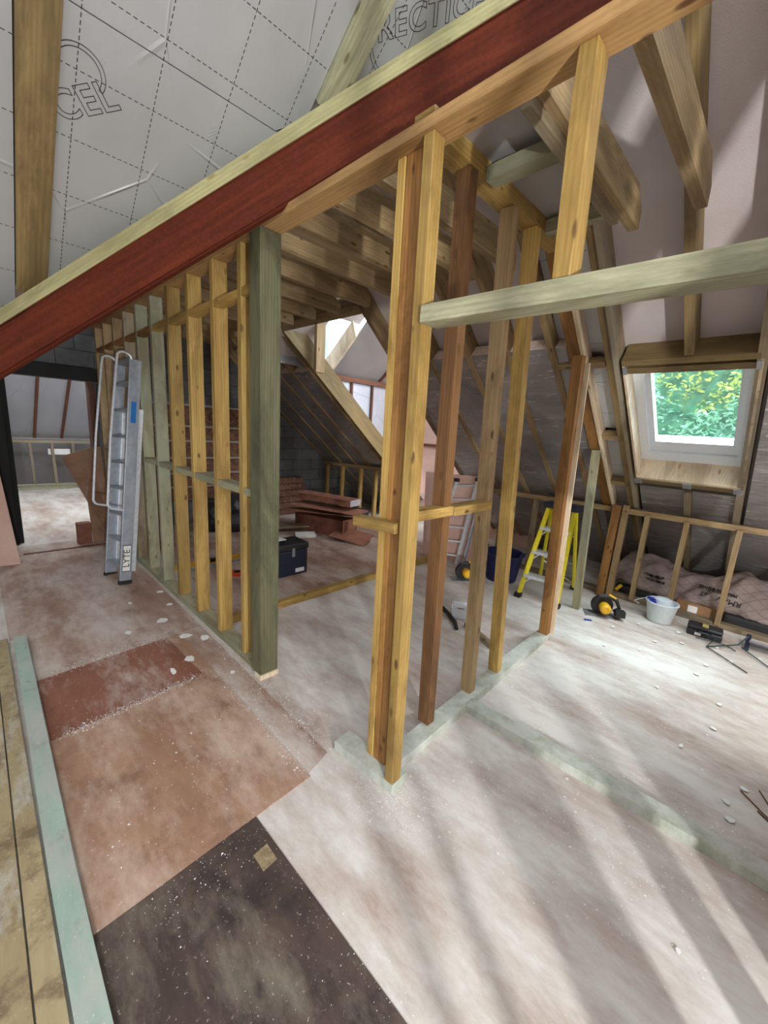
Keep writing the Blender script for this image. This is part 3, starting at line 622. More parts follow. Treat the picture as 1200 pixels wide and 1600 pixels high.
# flat foil ceiling between joists with its noggins
bm = bmesh.new(); bx(bm, 1.26, 2.06, .735, 1.02, 2.54, 2.60); tag(link('insulation_board', bm, FOIL_D), 'dark foil insulation board lying flat above the corner partition', 'insulation board')
tag(stick('noggin', (1.53, .72, 2.49), (1.53, 1.02, 2.49), .07, .05, W_GRN), 'greenish noggin across the dark foil ceiling, nearer one', 'noggin')
tag(stick('noggin', (2.06, .72, 2.50), (2.06, 1.02, 2.50), .05, .06, W_GRN), 'greenish noggin at the far end of the dark foil ceiling', 'noggin')
tag(stick('joist_packing', (1.24, .73, 2.475), (2.10, .73, 2.475), .035, .05, W_OLD), 'grey-brown strip fixed along the foot of the second joist', 'batten')

# ------------------------------------------------------------------ wing beyond the roof opening
bm = bmesh.new(); poly_prism(bm, [(2.98, 4.42, 2.14), (4.58, 4.42, .79), (5.3, 4.42, .79), (5.3, 4.42, 2.14)], (0, .06, 0)); tag(link('wall_wing_side', bm, FOIL_L), kind='structure')
for x in (3.74, 4.13, 4.55, 4.95):
    tag(stick('wing_stud', (x, 4.40, max(.8, zr(x)+.02)), (x, 4.40, 2.10), .03, .03, W_RED, up=(0, 1, 0)), 'thin brown stud on the pale foil wall of the wing', 'stud', 'studs on the wing side wall')
tag(stick('wing_plate', (3.3, 4.39, 2.13), (5.3, 4.39, 2.13), .06, .06, W_RED), 'dark brown wall plate under the wing ceiling', 'timber')
def wz(y): return 2.17+.80*(4.40-y)
bm = bmesh.new()
poly_prism(bm, [(3.38, 4.50, wz(4.50)), (5.3, 4.50, wz(4.50)), (5.3, 3.1, wz(3.1)), (3.36, 3.1, wz(3.1))], (0, 0, .03)); tag(link('ceiling_wing', bm, FOIL_D), kind='structure')
bm = bmesh.new(); poly_prism(bm, [(2.45, 4.46, 2.2), (3.36, 4.46, 2.2), (3.36, 4.46, 3.1), (2.45, 4.46, 3.1)], (0, .04, 0)); tag(link('wall_wing_cheek', bm, FOIL_L), kind='structure')
for x in (4.25, 4.7): tag(stick('wing_rafter', (x, 4.38, wz(4.38)), (x, 3.2, wz(3.2)), .04, .04, W_RED), 'thin brown rafter in the dark wing ceiling', 'rafter', 'rafters of the wing ceiling')
t = thing('window_2', None, None); t['kind'] = 'structure'
bm = bmesh.new(); poly_prism(bm, [(3.36, 4.40, wz(4.40)-.01), (3.36, 3.90, wz(3.90)-.01), (3.30, 3.90, wz(3.90)+.16), (3.30, 4.40, wz(4.40)+.16)], (-.02, 0, 0)); link('lining', bm, W_NEW, t)
bm = bmesh.new(); poly_prism(bm, [(3.0, 4.50, wz(4.50)+.16), (3.34, 4.50, wz(4.50)+.16), (3.34, 3.93, wz(3.93)+.16), (3.0, 3.93, wz(3.93)+.16)], (0, 0, .006)); link('pane', bm, GLASS, t)
for x0, x1, y0, y1 in ((2.2, 3.0, 2.0, 4.52), (3.0, 3.42, 2.0, 3.93)):
    bm = bmesh.new(); poly_prism(bm, [(x0, y1, wz(y1)+.17), (x1, y1, wz(y1)+.17), (x1, y0, wz(y0)+.17), (x0, y0, wz(y0)+.17)], (0, 0, .03)); tag(link('ceiling_wing', bm, MEMB), kind='structure')
tag(stick('wing_post', (2.93, 4.05, 2.10), (2.93, 4.05, 2.78), .12, .05, W_PAL, up=(0, 1, 0)), 'short pale brown post beside the bright wing roof window', 'post')
bm = bmesh.new(); bx(bm, 5.3, 5.36, 2.2, 4.42, 0, 3.0); tag(link('wall_wing_end', bm, PLY_P), kind='structure')
slab('trim_1', 5.27, 5.3, 2.2, 4.42, 1.27, 1.31, W_RED)
slab('ceiling_wing', 2.9, 5.9, 2.2, 3.12, 3.2, 3.25, MEMB)

# ------------------------------------------------------------------ small things
# grey roof ladder with hand rails, leaning on the left partition
Lb0 = Vector((.80, 4.13, 0)); Lt0 = Vector((1.02, 4.25, 1.95))
t = thing('grey_ladder', 'tall grey aluminium ladder with hooped hand rails leaning on the left stud partition', 'ladder', Lb0)
ax = (Lt0-Lb0).normalized(); wdir = Vector((-.12, 1, 0)); wdir = (wdir-ax*wdir.dot(ax)).normalized(); dd = ax.cross(wdir)
ML = Matrix((wdir, dd, ax)).transposed().to_4x4()
# dd points to -X or +X: make it point towards the room
LL = 1.95
so = -1 if dd.x > 0 else 1
def lpart(name, f, mat, lb=None):
    bm = bmesh.new(); f(bm); o = link(name, bm, mat, t); o.matrix_local = ML
    if lb: o['label'] = lb
    return o
for sx in (-1, 1):
    lpart('stile', lambda bm: bx(bm, sx*.17-.012, sx*.17+.012, -.045, .045, 0, LL, bev=.003), ALU_D)
    lpart('stile', lambda bm: bx(bm, sx*.145-.01, sx*.145+.01, -so*.06-.03, -so*.06+.03, .10, 1.55, bev=.003), ALU)
    # hooped rail
    def rail(bm, sx=sx):
        e = so*.14; pts = [(sx*.17, so*.03, LL-.10), (sx*.17, so*.03, LL+.0)]
        pts += [(sx*.17, so*(.03+.055*(1-math.cos(a))), LL+.0+.045*math.sin(a)) for a in [math.pi*k/8 for k in range(1, 8)]]
        pts += [(sx*.17, e, LL-.04), (sx*.17, e+so*.02, 1.3), (sx*.17, e+so*.02, .72)]
        pts += [(sx*.17, e+so*(.02-.05*(1-math.cos(a))), .72-.05*math.sin(a)) for a in [math.pi/2*k/5 for k in range(1, 6)]]
        pts += [(sx*.17, so*.045, .66)]
        tube(bm, pts, .010, 8)
    lpart('hand_rail', rail, ALU)
for k in range(8):
    z = .14+k*.23; lpart('tread', lambda bm: bx(bm, -.158, .158, -.04, .04, z, z+.022, bev=.003), ALU_D)
lpart('label_strip', lambda bm: bx(bm, -.1835, -.1825, -.02, .02, 1.42, 1.60), BLUEL, 'bright blue label strip')
lpart('top_bracket', lambda bm: bx(bm, -.17, .17, -.05, .05, LL-.012, LL+.008), GALV)
lpart('foot', lambda bm: bx(bm, -.19, -.15, -.05, .05, -.004, .03), RUBBER)
lpart('foot', lambda bm: bx(bm, .15, .19, -.05, .05, -.004, .03), RUBBER)
pl = lpart('name_plate', lambda bm: bx(bm, -.184, -.1825, -.034, .034, .11, .35), INK); lpart('name_plate_panel', lambda bm: bx(bm, -.1848, -.1835, -.030, .030, .116, .344), PAPER)
# lettering runs up the outer face of the near stile
Mtx = Matrix(((0, 0, -1), (0, 1, 0), (1, 0, 0))).to_4x4()
def face_text(name, txt, size, mat, parent, u, v, n, org):
    M = Matrix((Vector(u).normalized(), Vector(v).normalized(), Vector(n).normalized())).transposed().to_4x4(); M.translation = org
    return text_mesh(name, txt, size, mat, M, parent)
o = face_text('lettering', 'LYTE', .074, INK, t, ax, (wdir.cross(ax))*-1 if False else ax.cross(wdir)*(1), (-wdir), ML.to_3x3() @ Vector((-.1864, 0, .23)))

# yellow stepladder
t = thing('stepladder', 'yellow fibreglass stepladder with white treads standing left of the greenish stud', 'stepladder', (3.85, 1.42, 0))
def lp(name, f, mat, lb=None):
    bm = bmesh.new(); f(bm); o = link(name, bm, mat, t)
    if lb: o['label'] = lb
    return o
def leg(bm, p, q, s=.022):
    p = Vector(p); q = Vector(q); M = frame(q-p, (1, 0, 0)).to_4x4(); M.translation = p; bx(bm, -s*.7, s*.7, -s, s, 0, (q-p).length, M=M, bev=.003)
fl_, fr_ = (-.30, .155, 0), (-.26, -.20, 0); tl, tr = (-.06, .075, .88), (-.05, -.155, .88)
bl_, br_ = (.33, .22, 0), (.36, -.13, 0); ul, ur = (.0, .07, .88), (.01, -.15, .88)
for p, q in ((fl_, tl), (fr_, tr)): lp('rail', lambda bm: leg(bm, p, q), YEL)
for p, q in ((bl_, ul), (br_, ur)): lp('rear_leg', lambda bm: leg(bm, p, q, .017), YEL)
for p in (fl_, fr_, bl_, br_): lp('foot', lambda bm: bx(bm, p[0]-.03, p[0]+.03, p[1]-.03, p[1]+.03, 0, .045, bev=.008), RUBBER)
for k, z in enumerate((.20, .43, .66)):
    f = z/.88; a_ = Vector(fl_).lerp(Vector(tl), f); b_ = Vector(fr_).lerp(Vector(tr), f)
    lp('tread', lambda bm: poly_prism(bm, [a_+Vector((-.03, 0, 0)), b_+Vector((-.03, 0, 0)), b_+Vector((.07, 0, 0)), a_+Vector((.07, 0, 0))], (0, 0, .028)), ALU)
    for q, s in ((a_, -1), (b_, 1)): lp('brace', lambda bm: tube(bm, [q+Vector((0, 0, -.06)), q+Vector((0, s*.06, 0))], .006, 6), ALU)
for z in (.3, .6):
    f = z/.88; a_ = Vector(bl_).lerp(Vector(ul), f); b_ = Vector(br_).lerp(Vector(ur), f); lp('rear_bar', lambda bm: tube(bm, [a_, b_], .008, 6), ALU)
lp('brace', lambda bm: tube(bm, [Vector(bl_).lerp(Vector(ul), .3), Vector(br_)+Vector((0, 0, .05))], .006, 6), ALU)
lp('top_cap', lambda bm: bx(bm, -.10, .07, -.20, .12, .87, .925, bev=.012), NAVY)

# silver ladder leaning on pink plywood
bm = bmesh.new(); poly_prism(bm, [(3.86, 3.02, .0), (3.98, 2.30, .0), (4.16, 2.34, 1.03), (4.04, 3.22, 1.0)], (.018, .003, 0)); tag(link('plywood_sheet', bm, PLY_P), 'pink plywood sheet leaning upright behind the silver ladder', 'plywood sheet')
t = thing('silver_ladder', 'silver aluminium ladder leaning on the pink plywood sheet', 'ladder', (3.82, 2.62, 0))
P_ = [(Vector((-.14, .16, 0)), Vector((.20, .10, .94))), (Vector((.03, -.12, 0)), Vector((.22, -.17, .98)))]
for p, q in P_: lp('stile', lambda bm: leg(bm, p, q, .020), ALU)
lp('stile', lambda bm: leg(bm, (.10, -.17, 0), (.23, -.205, .7), .018), ALU_D)
for k in range(6):
    f = .10+k*.17; lp('rung', lambda bm: tube(bm, [P_[0][0].lerp(P_[0][1], f), P_[1][0].lerp(P_[1][1], f)], .011, 8), ALU)
for q in (P_[0][0], P_[0][1], P_[1][1]): lp('end_cap', lambda bm: bx(bm, q.x-.025, q.x+.025, q.y-.025, q.y+.025, q.z, q.z+.04, bev=.006), BLACKP)

# circular saws
def saw(loc, rz, label, s=1):
    global t
    t = thing('circular_saw', label, 'circular saw', loc, rz)
    lp('base_plate', lambda bm: bx(bm, -.14*s, .14*s, -.07*s, .07*s, 0, .006, bev=.002), GALV)
    lp('blade_guard', lambda bm: lathe(bm, [(.02*s, -.018), (.085*s, -.018), (.09*s, -.012), (.09*s, .012), (.085*s, .018), (.02*s, .018)], 28, Matrix.Translation((0, -.03*s, .085*s)) @ Matrix.Rotation(math.pi/2, 4, 'X')), BLACKP)
    lp('blade', lambda bm: lathe(bm, [(.01, -.002), (.074*s, -.002), (.074*s, .002), (.01, .002)], 32, Matrix.Translation((.01*s, -.055*s, .075*s)) @ Matrix.Rotation(math.pi/2, 4, 'X')), ALU)
    lp('motor_housing', lambda bm: lathe(bm, [(.022*s, -.01), (.042*s, 0), (.046*s, .05*s), (.043*s, .085*s), (.028*s, .10*s)], 20, Matrix.Translation((-.01*s, .0, .085*s)) @ Matrix.Rotation(-math.pi/2, 4, 'X')), YELT)
    lp('handle', lambda bm: tube(bm, [(.07*s, .01, .12*s), (.04*s, .01, .175*s), (-.03*s, .01, .185*s), (-.10*s, .01, .155*s), (-.13*s, .01, .09*s), (-.09*s, .01, .05*s)], [.014*s, .017*s, .018*s, .017*s, .016*s, .018*s], 10), BLACKP)
    lp('handle_inlay', lambda bm: tube(bm, [(-.03*s, .012, .200*s), (-.09*s, .012, .172*s)], .012*s, 8), YELT)
    lp('battery_pack', lambda bm: bx(bm, -.17*s, -.09*s, .015*s, .085*s, .03*s, .085*s, bev=.008), BLACKP)
saw((3.79, .90, .0), math.radians(118), 'yellow and black circular saw on the floor beside the greenish stud', 1.0)
saw((3.50, 2.16, .0), math.radians(140), 'yellow and grey circular saw on the floor in front of the silver ladder', 1.0)

# blue tub, clear tub, bucket
t = thing('blue_tub', 'dark blue flexible builders tub behind the corner partition studs', 'tub', (3.86, 1.93, 0))
lp('body', lambda bm: lathe(bm, [(.15, 0), (.158, .01), (.20, .28), (.212, .29), (.212, .30), (.195, .30), (.15, .03), (.03, .02)], 28), BLUEF)
for s in (-1, 1): lp('handle', lambda bm: tube(bm, [(-.05, s*.205, .28), (-.04, s*.215, .33), (.04, s*.215, .33), (.05, s*.205, .28)], .008, 8), BLUEF)
t = thing('clear_container', 'clear plastic container with small red items on the floor between the studs', 'container', (2.72, 1.68, 0), .5)
lp('body', lambda bm: lathe(bm, [(.075, 0), (.08, .004), (.095, .095), (.102, .098), (.102, .104), (.09, .10), (.075, .008), (.01, .006)], 4, Matrix.Rotation(math.pi/4, 4, 'Z')), CLEAR)
tag(lp('contents', lambda bm: [bx(bm, -.05+.03*i, -.03+.03*i, -.03, .03, .007, .03+.008*i, bev=.003) for i in range(4)] and None, plain('dark_red_plastic', (.20, .015, .02), .5)), 'small dark red packets')
t = thing('bucket', 'white plastic bucket on the floor in front of the eaves frame', 'bucket', (4.10, .52, 0))
lp('body', lambda bm: lathe(bm, [(.085, 0), (.09, .004), (.115, .15), (.117, .165), (.125, .168), (.125, .178), (.115, .18), (.108, .15), (.082, .012), (.01, .008)], 36), WHITE)
lp('wire_handle', lambda bm: tube(bm, [(.0, .125, .17), (-.03, .16, .16), (-.05, .2, .13), (-.05, .16, .12)], .003, 6), WHITE)
tag(lp('gloves', lambda bm: (bx(bm, -.07, .02, .02, .09, .15, .185, bev=.012), bx(bm, -.06, -.01, .04, .11, .185, .2, bev=.01)) and None, BLUE), 'blue cloth hanging over the rim')
tag(lp('plastic_bag', lambda bm: lathe(bm, [(.09, .14), (.07, .2), (.05, .21), (.01, .215)], 9), CLEAR), 'crumpled clear plastic bag in the bucket')

# tool boxes
t = thing('toolbox', 'large navy toolbox with paper on its lid behind the grey-green post', 'toolbox', (2.04, 3.42, 0), math.radians(-2))
lp('body', lambda bm: bx(bm, -.26, .26, -.13, .13, 0, .26, bev=.012), NAVY)
lp('lid', lambda bm: bx(bm, -.27, .27, -.14, .14, .262, .33, bev=.018), BLACKP)
for x in (-.13, .09): lp('latch', lambda bm: bx(bm, x-.015, x+.015, -.147, -.132, .20, .29, bev=.003), GALV)
lp('maker_plate', lambda bm: bx(bm, .12, .22, -.134, -.1305, .03, .07), PAPER)
lp('handle', lambda bm: tube(bm, [(-.08, 0, .32), (-.07, 0, .36), (.07, 0, .36), (.08, 0, .32)], .009, 8), BLACKP)
bm = bmesh.new(); bx(bm, 1.84, 2.08, 3.34, 3.47, .366, .372, M=None); tag(link('paper_sheet', bm, PAPER), 'white sheet of paper lying on the navy toolbox', 'paper')
t = thing('tool_case', 'small black tool case with a yellow patch on the floor by the eaves frame', 'tool case', (4.07, .20, 0), math.radians(95))
lp('body', lambda bm: bx(bm, -.115, .115, -.06, .06, 0, .055, bev=.012), BLACKP)
lp('lid', lambda bm: bx(bm, -.115, .115, -.06, .06, .057, .09, bev=.016), BLACKP)
lp('handle', lambda bm: tube(bm, [(-.04, .06, .05), (-.035, .085, .05), (.035, .085, .05), (.04, .06, .05)], .007, 8), BLACKP)
tag(lp('panel', lambda bm: bx(bm, -.02, .02, -.03, .045, .0885, .0925, bev=.001), plain('dull_yellow', (.45, .34, .10), .6)), 'yellow patch on the lid')
lp('maker_plate', lambda bm: bx(bm, .02, .06, .0595, .062, .012, .035), PAPER)

# spirit level, tape, small floor items
t = thing('spirit_level', 'long ochre spirit level on the floor behind the left partition', 'spirit level', (1.65, 4.08, 0))
lp('body', lambda bm: bx(bm, -.43, .43, -.012, .012, .0, .05, bev=.002), OCH); lp('vial_housing', lambda bm: bx(bm, -.03, .03, -.014, .014, .015, .052), BLACKP)
for s in (-1, 1): lp('end_cap', lambda bm: bx(bm, s*.435-.01, s*.435+.01, -.014, .014, 0, .052), BLACKP)
tag(stick('straight_edge', (1.30, 3.94, .012), (2.2, 4.02, .012), .03, .02, ALU_D), 'grey metal straight edge beside the ochre spirit level', 'straight edge')
t = thing('tape_reel', 'orange-red reel on the floor behind the left partition', 'reel', (1.70, 3.62, 0))
lp('body', lambda bm: lathe(bm, [(.03, 0), (.065, .002), (.065, .03), (.03, .032)], 20), ORG); lp('hub', lambda bm: lathe(bm, [(.008, 0), (.032, .001), (.032, .037), (.008, .038)], 16), BLACKP)
t = None
bm = bmesh.new(); tube(bm, [(2.72, 1.86, .02), (2.70, 1.82, .018), (2.64, 1.72, .018), (2.58, 1.63, .018), (2.50, 1.56, .018)], .016, 8); tag(link('pipe_offcut', bm, RUBBER, smooth=True), 'curved black pipe offcut on the floor beside the clear container', 'pipe')
tag(stick('timber_offcut', (2.62, 1.55, .02), (2.47, 1.22, .02), .04, .04, W_OLD), 'grey-brown timber offcut on the floor behind the partition sole plate', 'offcut')
bm = bmesh.new(); bx(bm, -.03, .03, -.012, .012, 0, .006, M=Matrix.Translation((3.57, .94, 0)) @ Matrix.Rotation(-.9, 4, 'Z')); tag(link('blue_scrap', bm, BLUE), 'small bright blue scrap on the floor in front of the circular saw', 'scrap')

# folding wire stand and chair cushion at the right edge
bm = bmesh.new(); tube(bm, [(4.02, .12, .03), (3.83, .155, .012), (3.60, -.095, .01)], .004, 6); tube(bm, [(3.83, .155, .012), (3.99, .03, .02), (4.04, -.02, .03), (4.12, -.06, .09)], .0055, 6); tube(bm, [(3.95, .24, .012), (3.99, .05, .012), (3.93, -.01, .012)], .004, 6); tube(bm, [(4.02, -.04, .02), (3.80, -.22, .01)], .004, 6)
tag(link('wire_stand', bm, GREENW), 'folded dark green wire stand on the floor at the right picture edge', 'stand')
t = thing('folding_seat', 'folded navy and grey camping seat at the right picture edge', 'seat', (4.13, -.13, 0))
lp('pad', lambda bm: bx(bm, -.02, .02, -.10, .06, .0, .02, M=Matrix.Translation((0, 0, .03)) @ Matrix.Rotation(.5, 4, 'Y') @ Matrix.Diagonal((4, 1, 1, 1)), bev=.006), plain('grey_cloth', (.20, .19, .21), .9))
lp('rail', lambda bm: bx(bm, -.08, .10, .05, .08, .02, .05, M=Matrix.Rotation(-.4, 4, 'Y'), bev=.006), NAVY)

# roof membrane heap printed with its name, things beneath it
def heap():
    bm = bmesh.new(); NX, NY = 18, 60; rr = random.Random(5); g = []
    for j in range(NY+1):
        y = 1.02-1.50*j/NY; row = []
        for i in range(NX+1):
            s = i/NX; x = 4.47+.62*s
            top = .30+.07*math.sin(y*4.2+1.2)+.05*math.sin(y*9+2)+.02*math.sin(y*23)
            if y > .62: top = .34+.05*math.sin((y-.6)*8)
            prof = math.sin(min(1, s*1.6)*math.pi/2)**.8*(1-.45*max(0, s-.5))
            low = .095+.035*math.sin(y*7+.6)+(.02 if y > .55 else 0)
            z = low+(top-low)*prof+.017*math.sin(x*30+y*17)*math.sin(y*11)+.009*math.sin(y*46+x*20)+.02*abs(math.sin(y*6.3+x*9))**3
            row.append(bm.verts.new((x+.02*math.sin(y*14), y, z)))
        g.append(row)
    for j in range(NY):
        for i in range(NX): bm.faces.new((g[j][i], g[j+1][i], g[j+1][i+1], g[j][i+1]))
    r = bmesh.ops.solidify(bm, geom=bm.faces[:], thickness=.004)
    return bm
mh = tag(link('membrane_heap', heap(), WRAP, smooth=True), 'crumpled pinkish breather membrane heaped behind the eaves frame', 'membrane')
def heap_text(txt, size, y, z, x, ang, flip=1):
    u = Vector((0, -1, 0)); n = Vector((-.75, 0, .66)).normalized(); v = n.cross(u)
    R_ = Matrix((u, v, n)).transposed().to_4x4() @ Matrix.Rotation(math.radians(ang), 4, 'Z'); R_.translation = (x, y, z)
    return text_mesh('lettering', txt, size, INK, R_, mh, extrude=.012)
heap_text('PERMAVENT', .066, .14, .20, 4.545, 180-4)
heap_text('MAX ALL ZONES', .036, .20, .265, 4.575, 180-4)
heap_text('PERMAVENT', .034, .70, .255, 4.565, -3)
heap_text('MAX ALL ZONES', .024, .68, .218, 4.545, -3)
bm = bmesh.new(); bx(bm, 4.44, 4.60, -.55, .12, .0, .12, bev=.03)
tag(link('black_bag', bm, RUBBER), 'long black bag under the membrane heap at the right picture edge', 'bag')  # black bag enlarged to stand in for dark shade beneath the heap too
bm = bmesh.new(); bx(bm, 4.46, 4.56, .62, .98, 0, .11, bev=.02); tag(link('black_bag', bm, RUBBER), 'black bag under the membrane heap behind the white bucket', 'bag')  # bag made taller, its black also fills the shade under the membrane
bm = bmesh.new(); bx(bm, 4.43, 4.62, .17, .46, .0, .13, bev=.003); cb = tag(link('cardboard_box', bm, CARD), 'brown cardboard box with a white label under the membrane heap', 'box')
bm = bmesh.new(); bx(bm, 4.425, 4.429, .30, .37, .05, .11); tag(link('label', bm, PAPER, cb), 'white paper label')
tag(stick('yellow_tool', (4.43, .96, .06), (4.43, .92, .12), .03, .03, YELT), 'small yellow tool beside the short brown studs', 'tool')

# heap of cardboard and boards at the far end of the back bay
rs = random.Random(11)
def board_obj(name, c, L, Wd, th, rz, tilt, mat, label, cat='cardboard', ry=0):
    bm = bmesh.new(); n = 9; pts = [(-L/2, -Wd/2)]+[(L/2-rs.uniform(0, .05), -Wd/2+Wd*k/n) for k in range(n+1)]+[(-L/2+rs.uniform(0, .03), Wd/2)]
    poly_prism(bm, [(x, y, 0) for x, y in pts], (0, 0, th)); o = link(name, bm, mat); o.location = c; o.rotation_euler = (tilt, ry, rz); return tag(o, label, cat)
t = thing('cardboard_carton', 'long flattened reddish carton on top of the pile, grey end showing', 'carton', (3.50, 4.46, .44), math.radians(-76))
lp('body', lambda bm: bx(bm, -.52, .42, -.12, .12, .0, .085, bev=.004), CARDR)
tag(lp('end_panel', lambda bm: bx(bm, .42, .425, -.12, .12, .0, .085), plain('grey_card', (.42, .40, .44), .8)), 'pale grey end')
lp('flap', lambda bm: bx(bm, -.45, .40, -.14, .05, .087, .092, M=Matrix.Rotation(.06, 4, 'X')), CARDD)
board_obj('cardboard_sheet', (3.42, 4.40, .37), 1.15, .34, .008, math.radians(-72), .04, CARDR, 'torn reddish cardboard sheet directly under the long carton')
board_obj('cardboard_sheet', (3.36, 4.42, .31), 1.1, .30, .008, math.radians(-52), -.04, CARDD, 'dark cardboard sheet in the middle of the pile')
board_obj('cardboard_sheet', (3.46, 3.92, .07), .55, .34, .006, math.radians(-70), .22, CARDR, 'torn cardboard sheet slumped on the floor at the near end of the pile', ry=.1)
t = thing('cardboard_carton', 'large dark reddish carton lying at the bottom of the pile', 'carton', (3.46, 4.44, .0), math.radians(-74))
lp('body', lambda bm: bx(bm, -.50, .38, -.15, .15, .0, .24, bev=.006), CARDD); lp('flap', lambda bm: bx(bm, .38, .385, -.15, .13, .06, .26, M=Matrix.Rotation(-.1, 4, 'Z')), CARDR)
t = thing('black_sack', 'shiny black sack bulging from the right end of the pile', 'sack', (3.80, 4.16, .30))
lp('body', lambda bm: bmesh.ops.create_icosphere(bm, subdivisions=3, radius=.11, matrix=Matrix.Diagonal((1, 1.2, .7, 1))) and None, BLACKP)
board_obj('brown_board', (2.95, 4.9, .03), .9, .22, .03, math.radians(-15), 0, PLY_B, 'brown board lying flat left of the pile', 'board')
board_obj('grey_board', (3.1, 4.75, .07), .8, .14, .02, math.radians(-20), 0.05, W_OLD, 'grey-brown board lying on the flat brown board', 'board')
board_obj('white_bag', (3.05, 4.42, .015), .28, .14, .03, math.radians(-25), .15, PAPER, 'crumpled white plastic bag in front of the pile', 'bag')
# orange-brown stack against the block wall
for i in range(6):
    bm = bmesh.new(); z = i*.105; bx(bm, 2.9+.02*(i % 2), 4.05-.04*i, 5.70, 5.86, z, z+.098, bev=.006); tag(link('insulation_pack', bm, OSB), 'rough orange-brown pack in the low stack against the block wall', 'pack', 'orange-brown packs against the block wall')
bm = bmesh.new(); bx(bm, 1.45, 2.95, 5.83, 5.88, .35, 1.66); t = thing('brown_board_stack', 'tall brown boards leaning on the block wall behind the left partition', 'board', (2.2, 5.85, 0))
o = link('stack_panel', bm, OSB, t); o.location = (-2.2, -5.85, 0)
for k, z in enumerate((1.64, 1.36, 1.16, .93, .72, .53)):
    bm = bmesh.new(); bx(bm, -.75, .75, -.055, -.025, z, z+.028, bev=.004); link('pale_edge', bm, plain('pale_edge_%d' % k, (.24, .20, .17), .8), t)
bm = bmesh.new(); poly_prism(bm, [(1.32, 5.3, 0), (1.38, 4.72, 0), (1.36, 4.72, 1.28), (1.26, 5.30, 1.40)], (.018, .0, 0)); tag(link('plywood_sheet', bm, PLY_B), 'brown plywood sheet leaning inside the left partition behind its studs', 'plywood sheet')
t = thing('black_bin_bags', 'black bin bags heaped behind the left partition by the back wall', 'bags', (2.5, 5.35, 0))
for k, (x, y, r) in enumerate(((-.3, 0, .22), (.0, .1, .26), (.3, -.02, .22), (-.1, -.18, .16), (.5, .15, .2))):
    def bag(bm):
        bmesh.ops.create_icosphere(bm, subdivisions=3, radius=r, matrix=Matrix.Translation((x, y, r*.85)))
        for v in bm.verts: v.co += Vector((math.sin(v.co.z*40+v.co.x*30), math.sin(v.co.x*35), 0))*.012; v.co.z = max(v.co.z, 0)
    lp('bag', bag, BLACKP)

# leaning sheets beside the far doorway
bm = bmesh.new(); poly_prism(bm, [(.66, 5.70, .98), (.92, 5.66, 1.08), (1.03, 5.66, 1.10), (1.04, 5.5, .0), (.86, 5.5, .0), (.84, 5.52, .48)], (.0, -.015, 0)); tag(link('plywood_sheet', bm, PLY_B), 'brown plywood sheet with a slanted corner leaning by the right door jamb', 'plywood sheet')
bm = bmesh.new(); bx(bm, .72, .85, 5.48, 5.60, 0, .24, bev=.003); tag(link('cardboard_box', bm, CARDD), 'small dark brown box on the floor in front of the leaning sheet', 'box')
bm = bmesh.new(); poly_prism(bm, [(-.10, 5.1, 0), (.20, 5.04, 0), (.13, 5.35, 1.0), (-.14, 5.35, 1.05)], (0, .018, 0)); tag(link('plywood_sheet', bm, PLY_P), 'pale plywood sheet leaning left of the far doorway', 'plywood sheet')
bm = bmesh.new(); bx(bm, -2.5, .24, 5.80, 5.88, 0, 1.83); tag(link('wall_left_lining', bm, BLACK), kind='structure')

# white paper and plaster scraps on the floor
spots = [(.85, 3.05, .08, .05), (.98, 3.3, .05, .03), (.90, 2.72, .09, .04), (.99, 2.62, .06, .05), (.82, 2.42, .07, .04), (.62, 3.0, .05, .03), (.70, 2.35, .03, .05), (1.0, 3.6, .06, .03), (.96, 2.12, .03, .02), (.75, 3.5, .03, .03)]
spots2 = [(3.9, .10, .05, .02), (3.75, .30, .03, .02), (3.7, -.0, .06, .02), (3.5, .12, .05, .02), (3.95, -.15, .04, .02), (3.6, .45, .03, .02), (3.3, .15, .05, .02), (2.4, .1, .04, .012), (2.9, .3, .03, .01), (2.3, -.15, .03, .02), (3.2, .7, .03, .015), (2.05, -.12, .04, .02), (2.15, -.1, .03, .02), (3.6, .75, .03, .02), (3.35, .5, .04, .01), (2.7, 0.0, .03, .02), (3.0, .0, .04, .015), (3.95, .35, .05, .02), (3.85, .62, .03, .02), (1.35, -.05, .02, .01)]
for grp, sp, lb in (('white scraps by the left partition', spots, 'white paper scrap on the floor along the left partition'), ('white scraps on the right floor', spots2, 'small white shaving scrap on the dusty floor on the right')):
    first = None
    for x, y, a_, b_ in sp:
        bm = bmesh.new(); r0 = rs.uniform(0, 3.14); pts = [(x+math.cos(r0+q)*a_*k*.5-math.sin(r0+q)*0, y+math.sin(r0+q)*b_*k*.9, .006) for q, k in ((0, 1), (1.2, .9), (2.4, .8), (3.3, 1.1), (4.6, .8), (5.4, 1))]
        poly_prism(bm, pts, (0, 0, .002)); tag(link('paper_scrap', bm, PAPER), lb, 'scrap', grp)
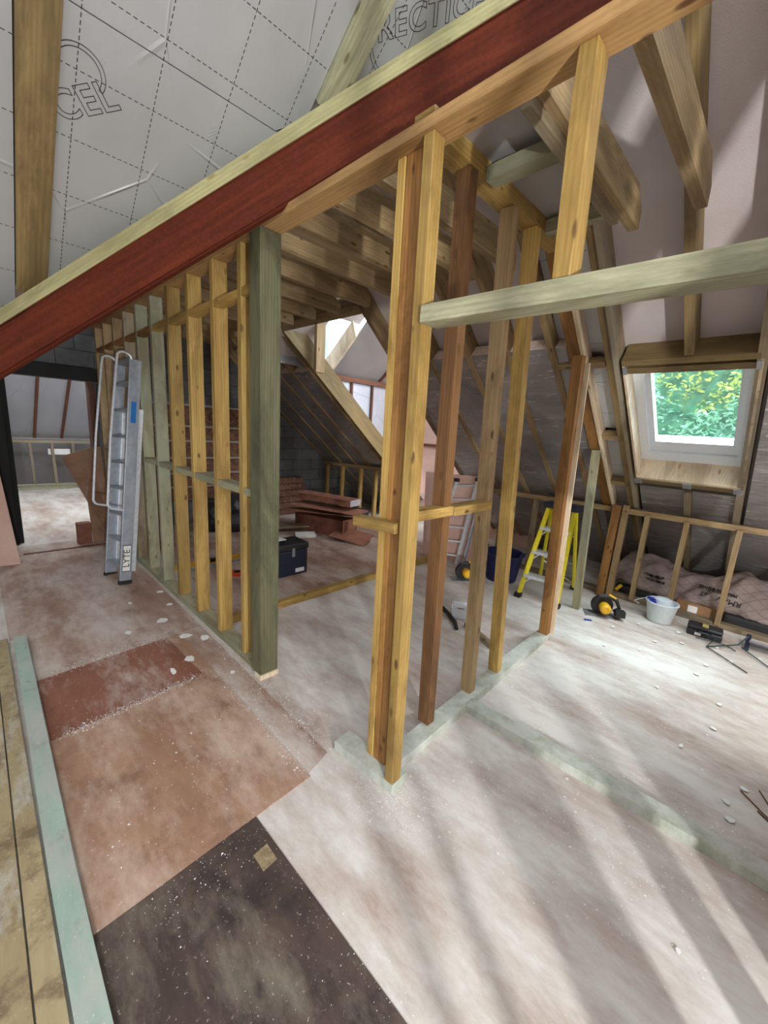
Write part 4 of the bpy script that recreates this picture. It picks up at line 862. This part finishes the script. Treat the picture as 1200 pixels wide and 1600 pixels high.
# splinters
for k, (x0, y0, x1, y1) in enumerate(((2.35, -.20, 2.2, -.27), (2.28, -.14, 2.18, -.24), (2.2, -.2, 2.12, -.29))):
    tag(stick('splinter', (x0, y0, .004), (x1, y1, .004), .004, .004, W_DRK, bev=0), 'thin dark wood splinter on the right floor', 'splinter', 'dark splinters on the right floor')

# sawdust and plaster crumbs gathered along the joints
bm = bmesh.new(); rs = random.Random(21)
def crumbs(x0, y0, x1, y1, sp, n, smin=.0012, smax=.004):
    for _ in range(n):
        f = rs.random(); x = x0+(x1-x0)*f+rs.gauss(0, sp); y = y0+(y1-y0)*f+rs.gauss(0, sp); r = rs.uniform(smin, smax)*(1 if rs.random() < .93 else 2); a0 = rs.uniform(0, 6.28)
        vs = [bm.verts.new((x+math.cos(a0+q)*r*k, y+math.sin(a0+q)*r, .0075+rs.uniform(0, .0015))) for q, k in ((0, 1), (2, .7), (4.2, 1.1))]; bm.faces.new(vs)
crumbs(.16, 2.14, .80, 2.22, .018, 700); crumbs(.88, 1.25, .89, 2.2, .02, 350); crumbs(1.03, 1.3, 1.05, 3.3, .03, 900); crumbs(.2, 2.74, .82, 2.80, .03, 500)
crumbs(.64, .2, .63, 1.15, .03, 150, .0008, .002); crumbs(.25, 1.10, .60, 1.12, .04, 110, .0008, .0025); crumbs(1.0, 1.0, 1.15, .75, .07, 500); crumbs(1.3, .8, 1.6, -.1, .12, 500)
crumbs(1.9, .9, 1.95, -.3, .05, 400); crumbs(2.0, .8, 3.9, .0, .35, 900, .001, .005); crumbs(1.3, 1.2, 2.4, 2.4, .3, 900); crumbs(2.5, 1.2, 3.8, 2.2, .25, 500); crumbs(.2, .2, .6, .9, .12, 90, .0007, .0018); crumbs(.3, 1.3, .8, 2.0, .18, 160)
crumbs(1.4, 3.0, 3.2, 3.9, .35, 500, .002, .006)
tag(link('sawdust_crumbs', bm, PAPER), 'pale sawdust and plaster crumbs scattered over the floor sheets', 'sawdust', kind='stuff')

# smaller pieces belong to the part they sit on
def nest(child, parent):
    for o in [q for q in bpy.data.objects if q.name.split('.')[0] == child and q.parent]:
        c = [q for q in o.parent.children if q.name.split('.')[0] == parent]
        if c: o.parent = c[0]
nest('blade', 'blade_guard'); nest('handle_inlay', 'handle'); nest('latch', 'lid')
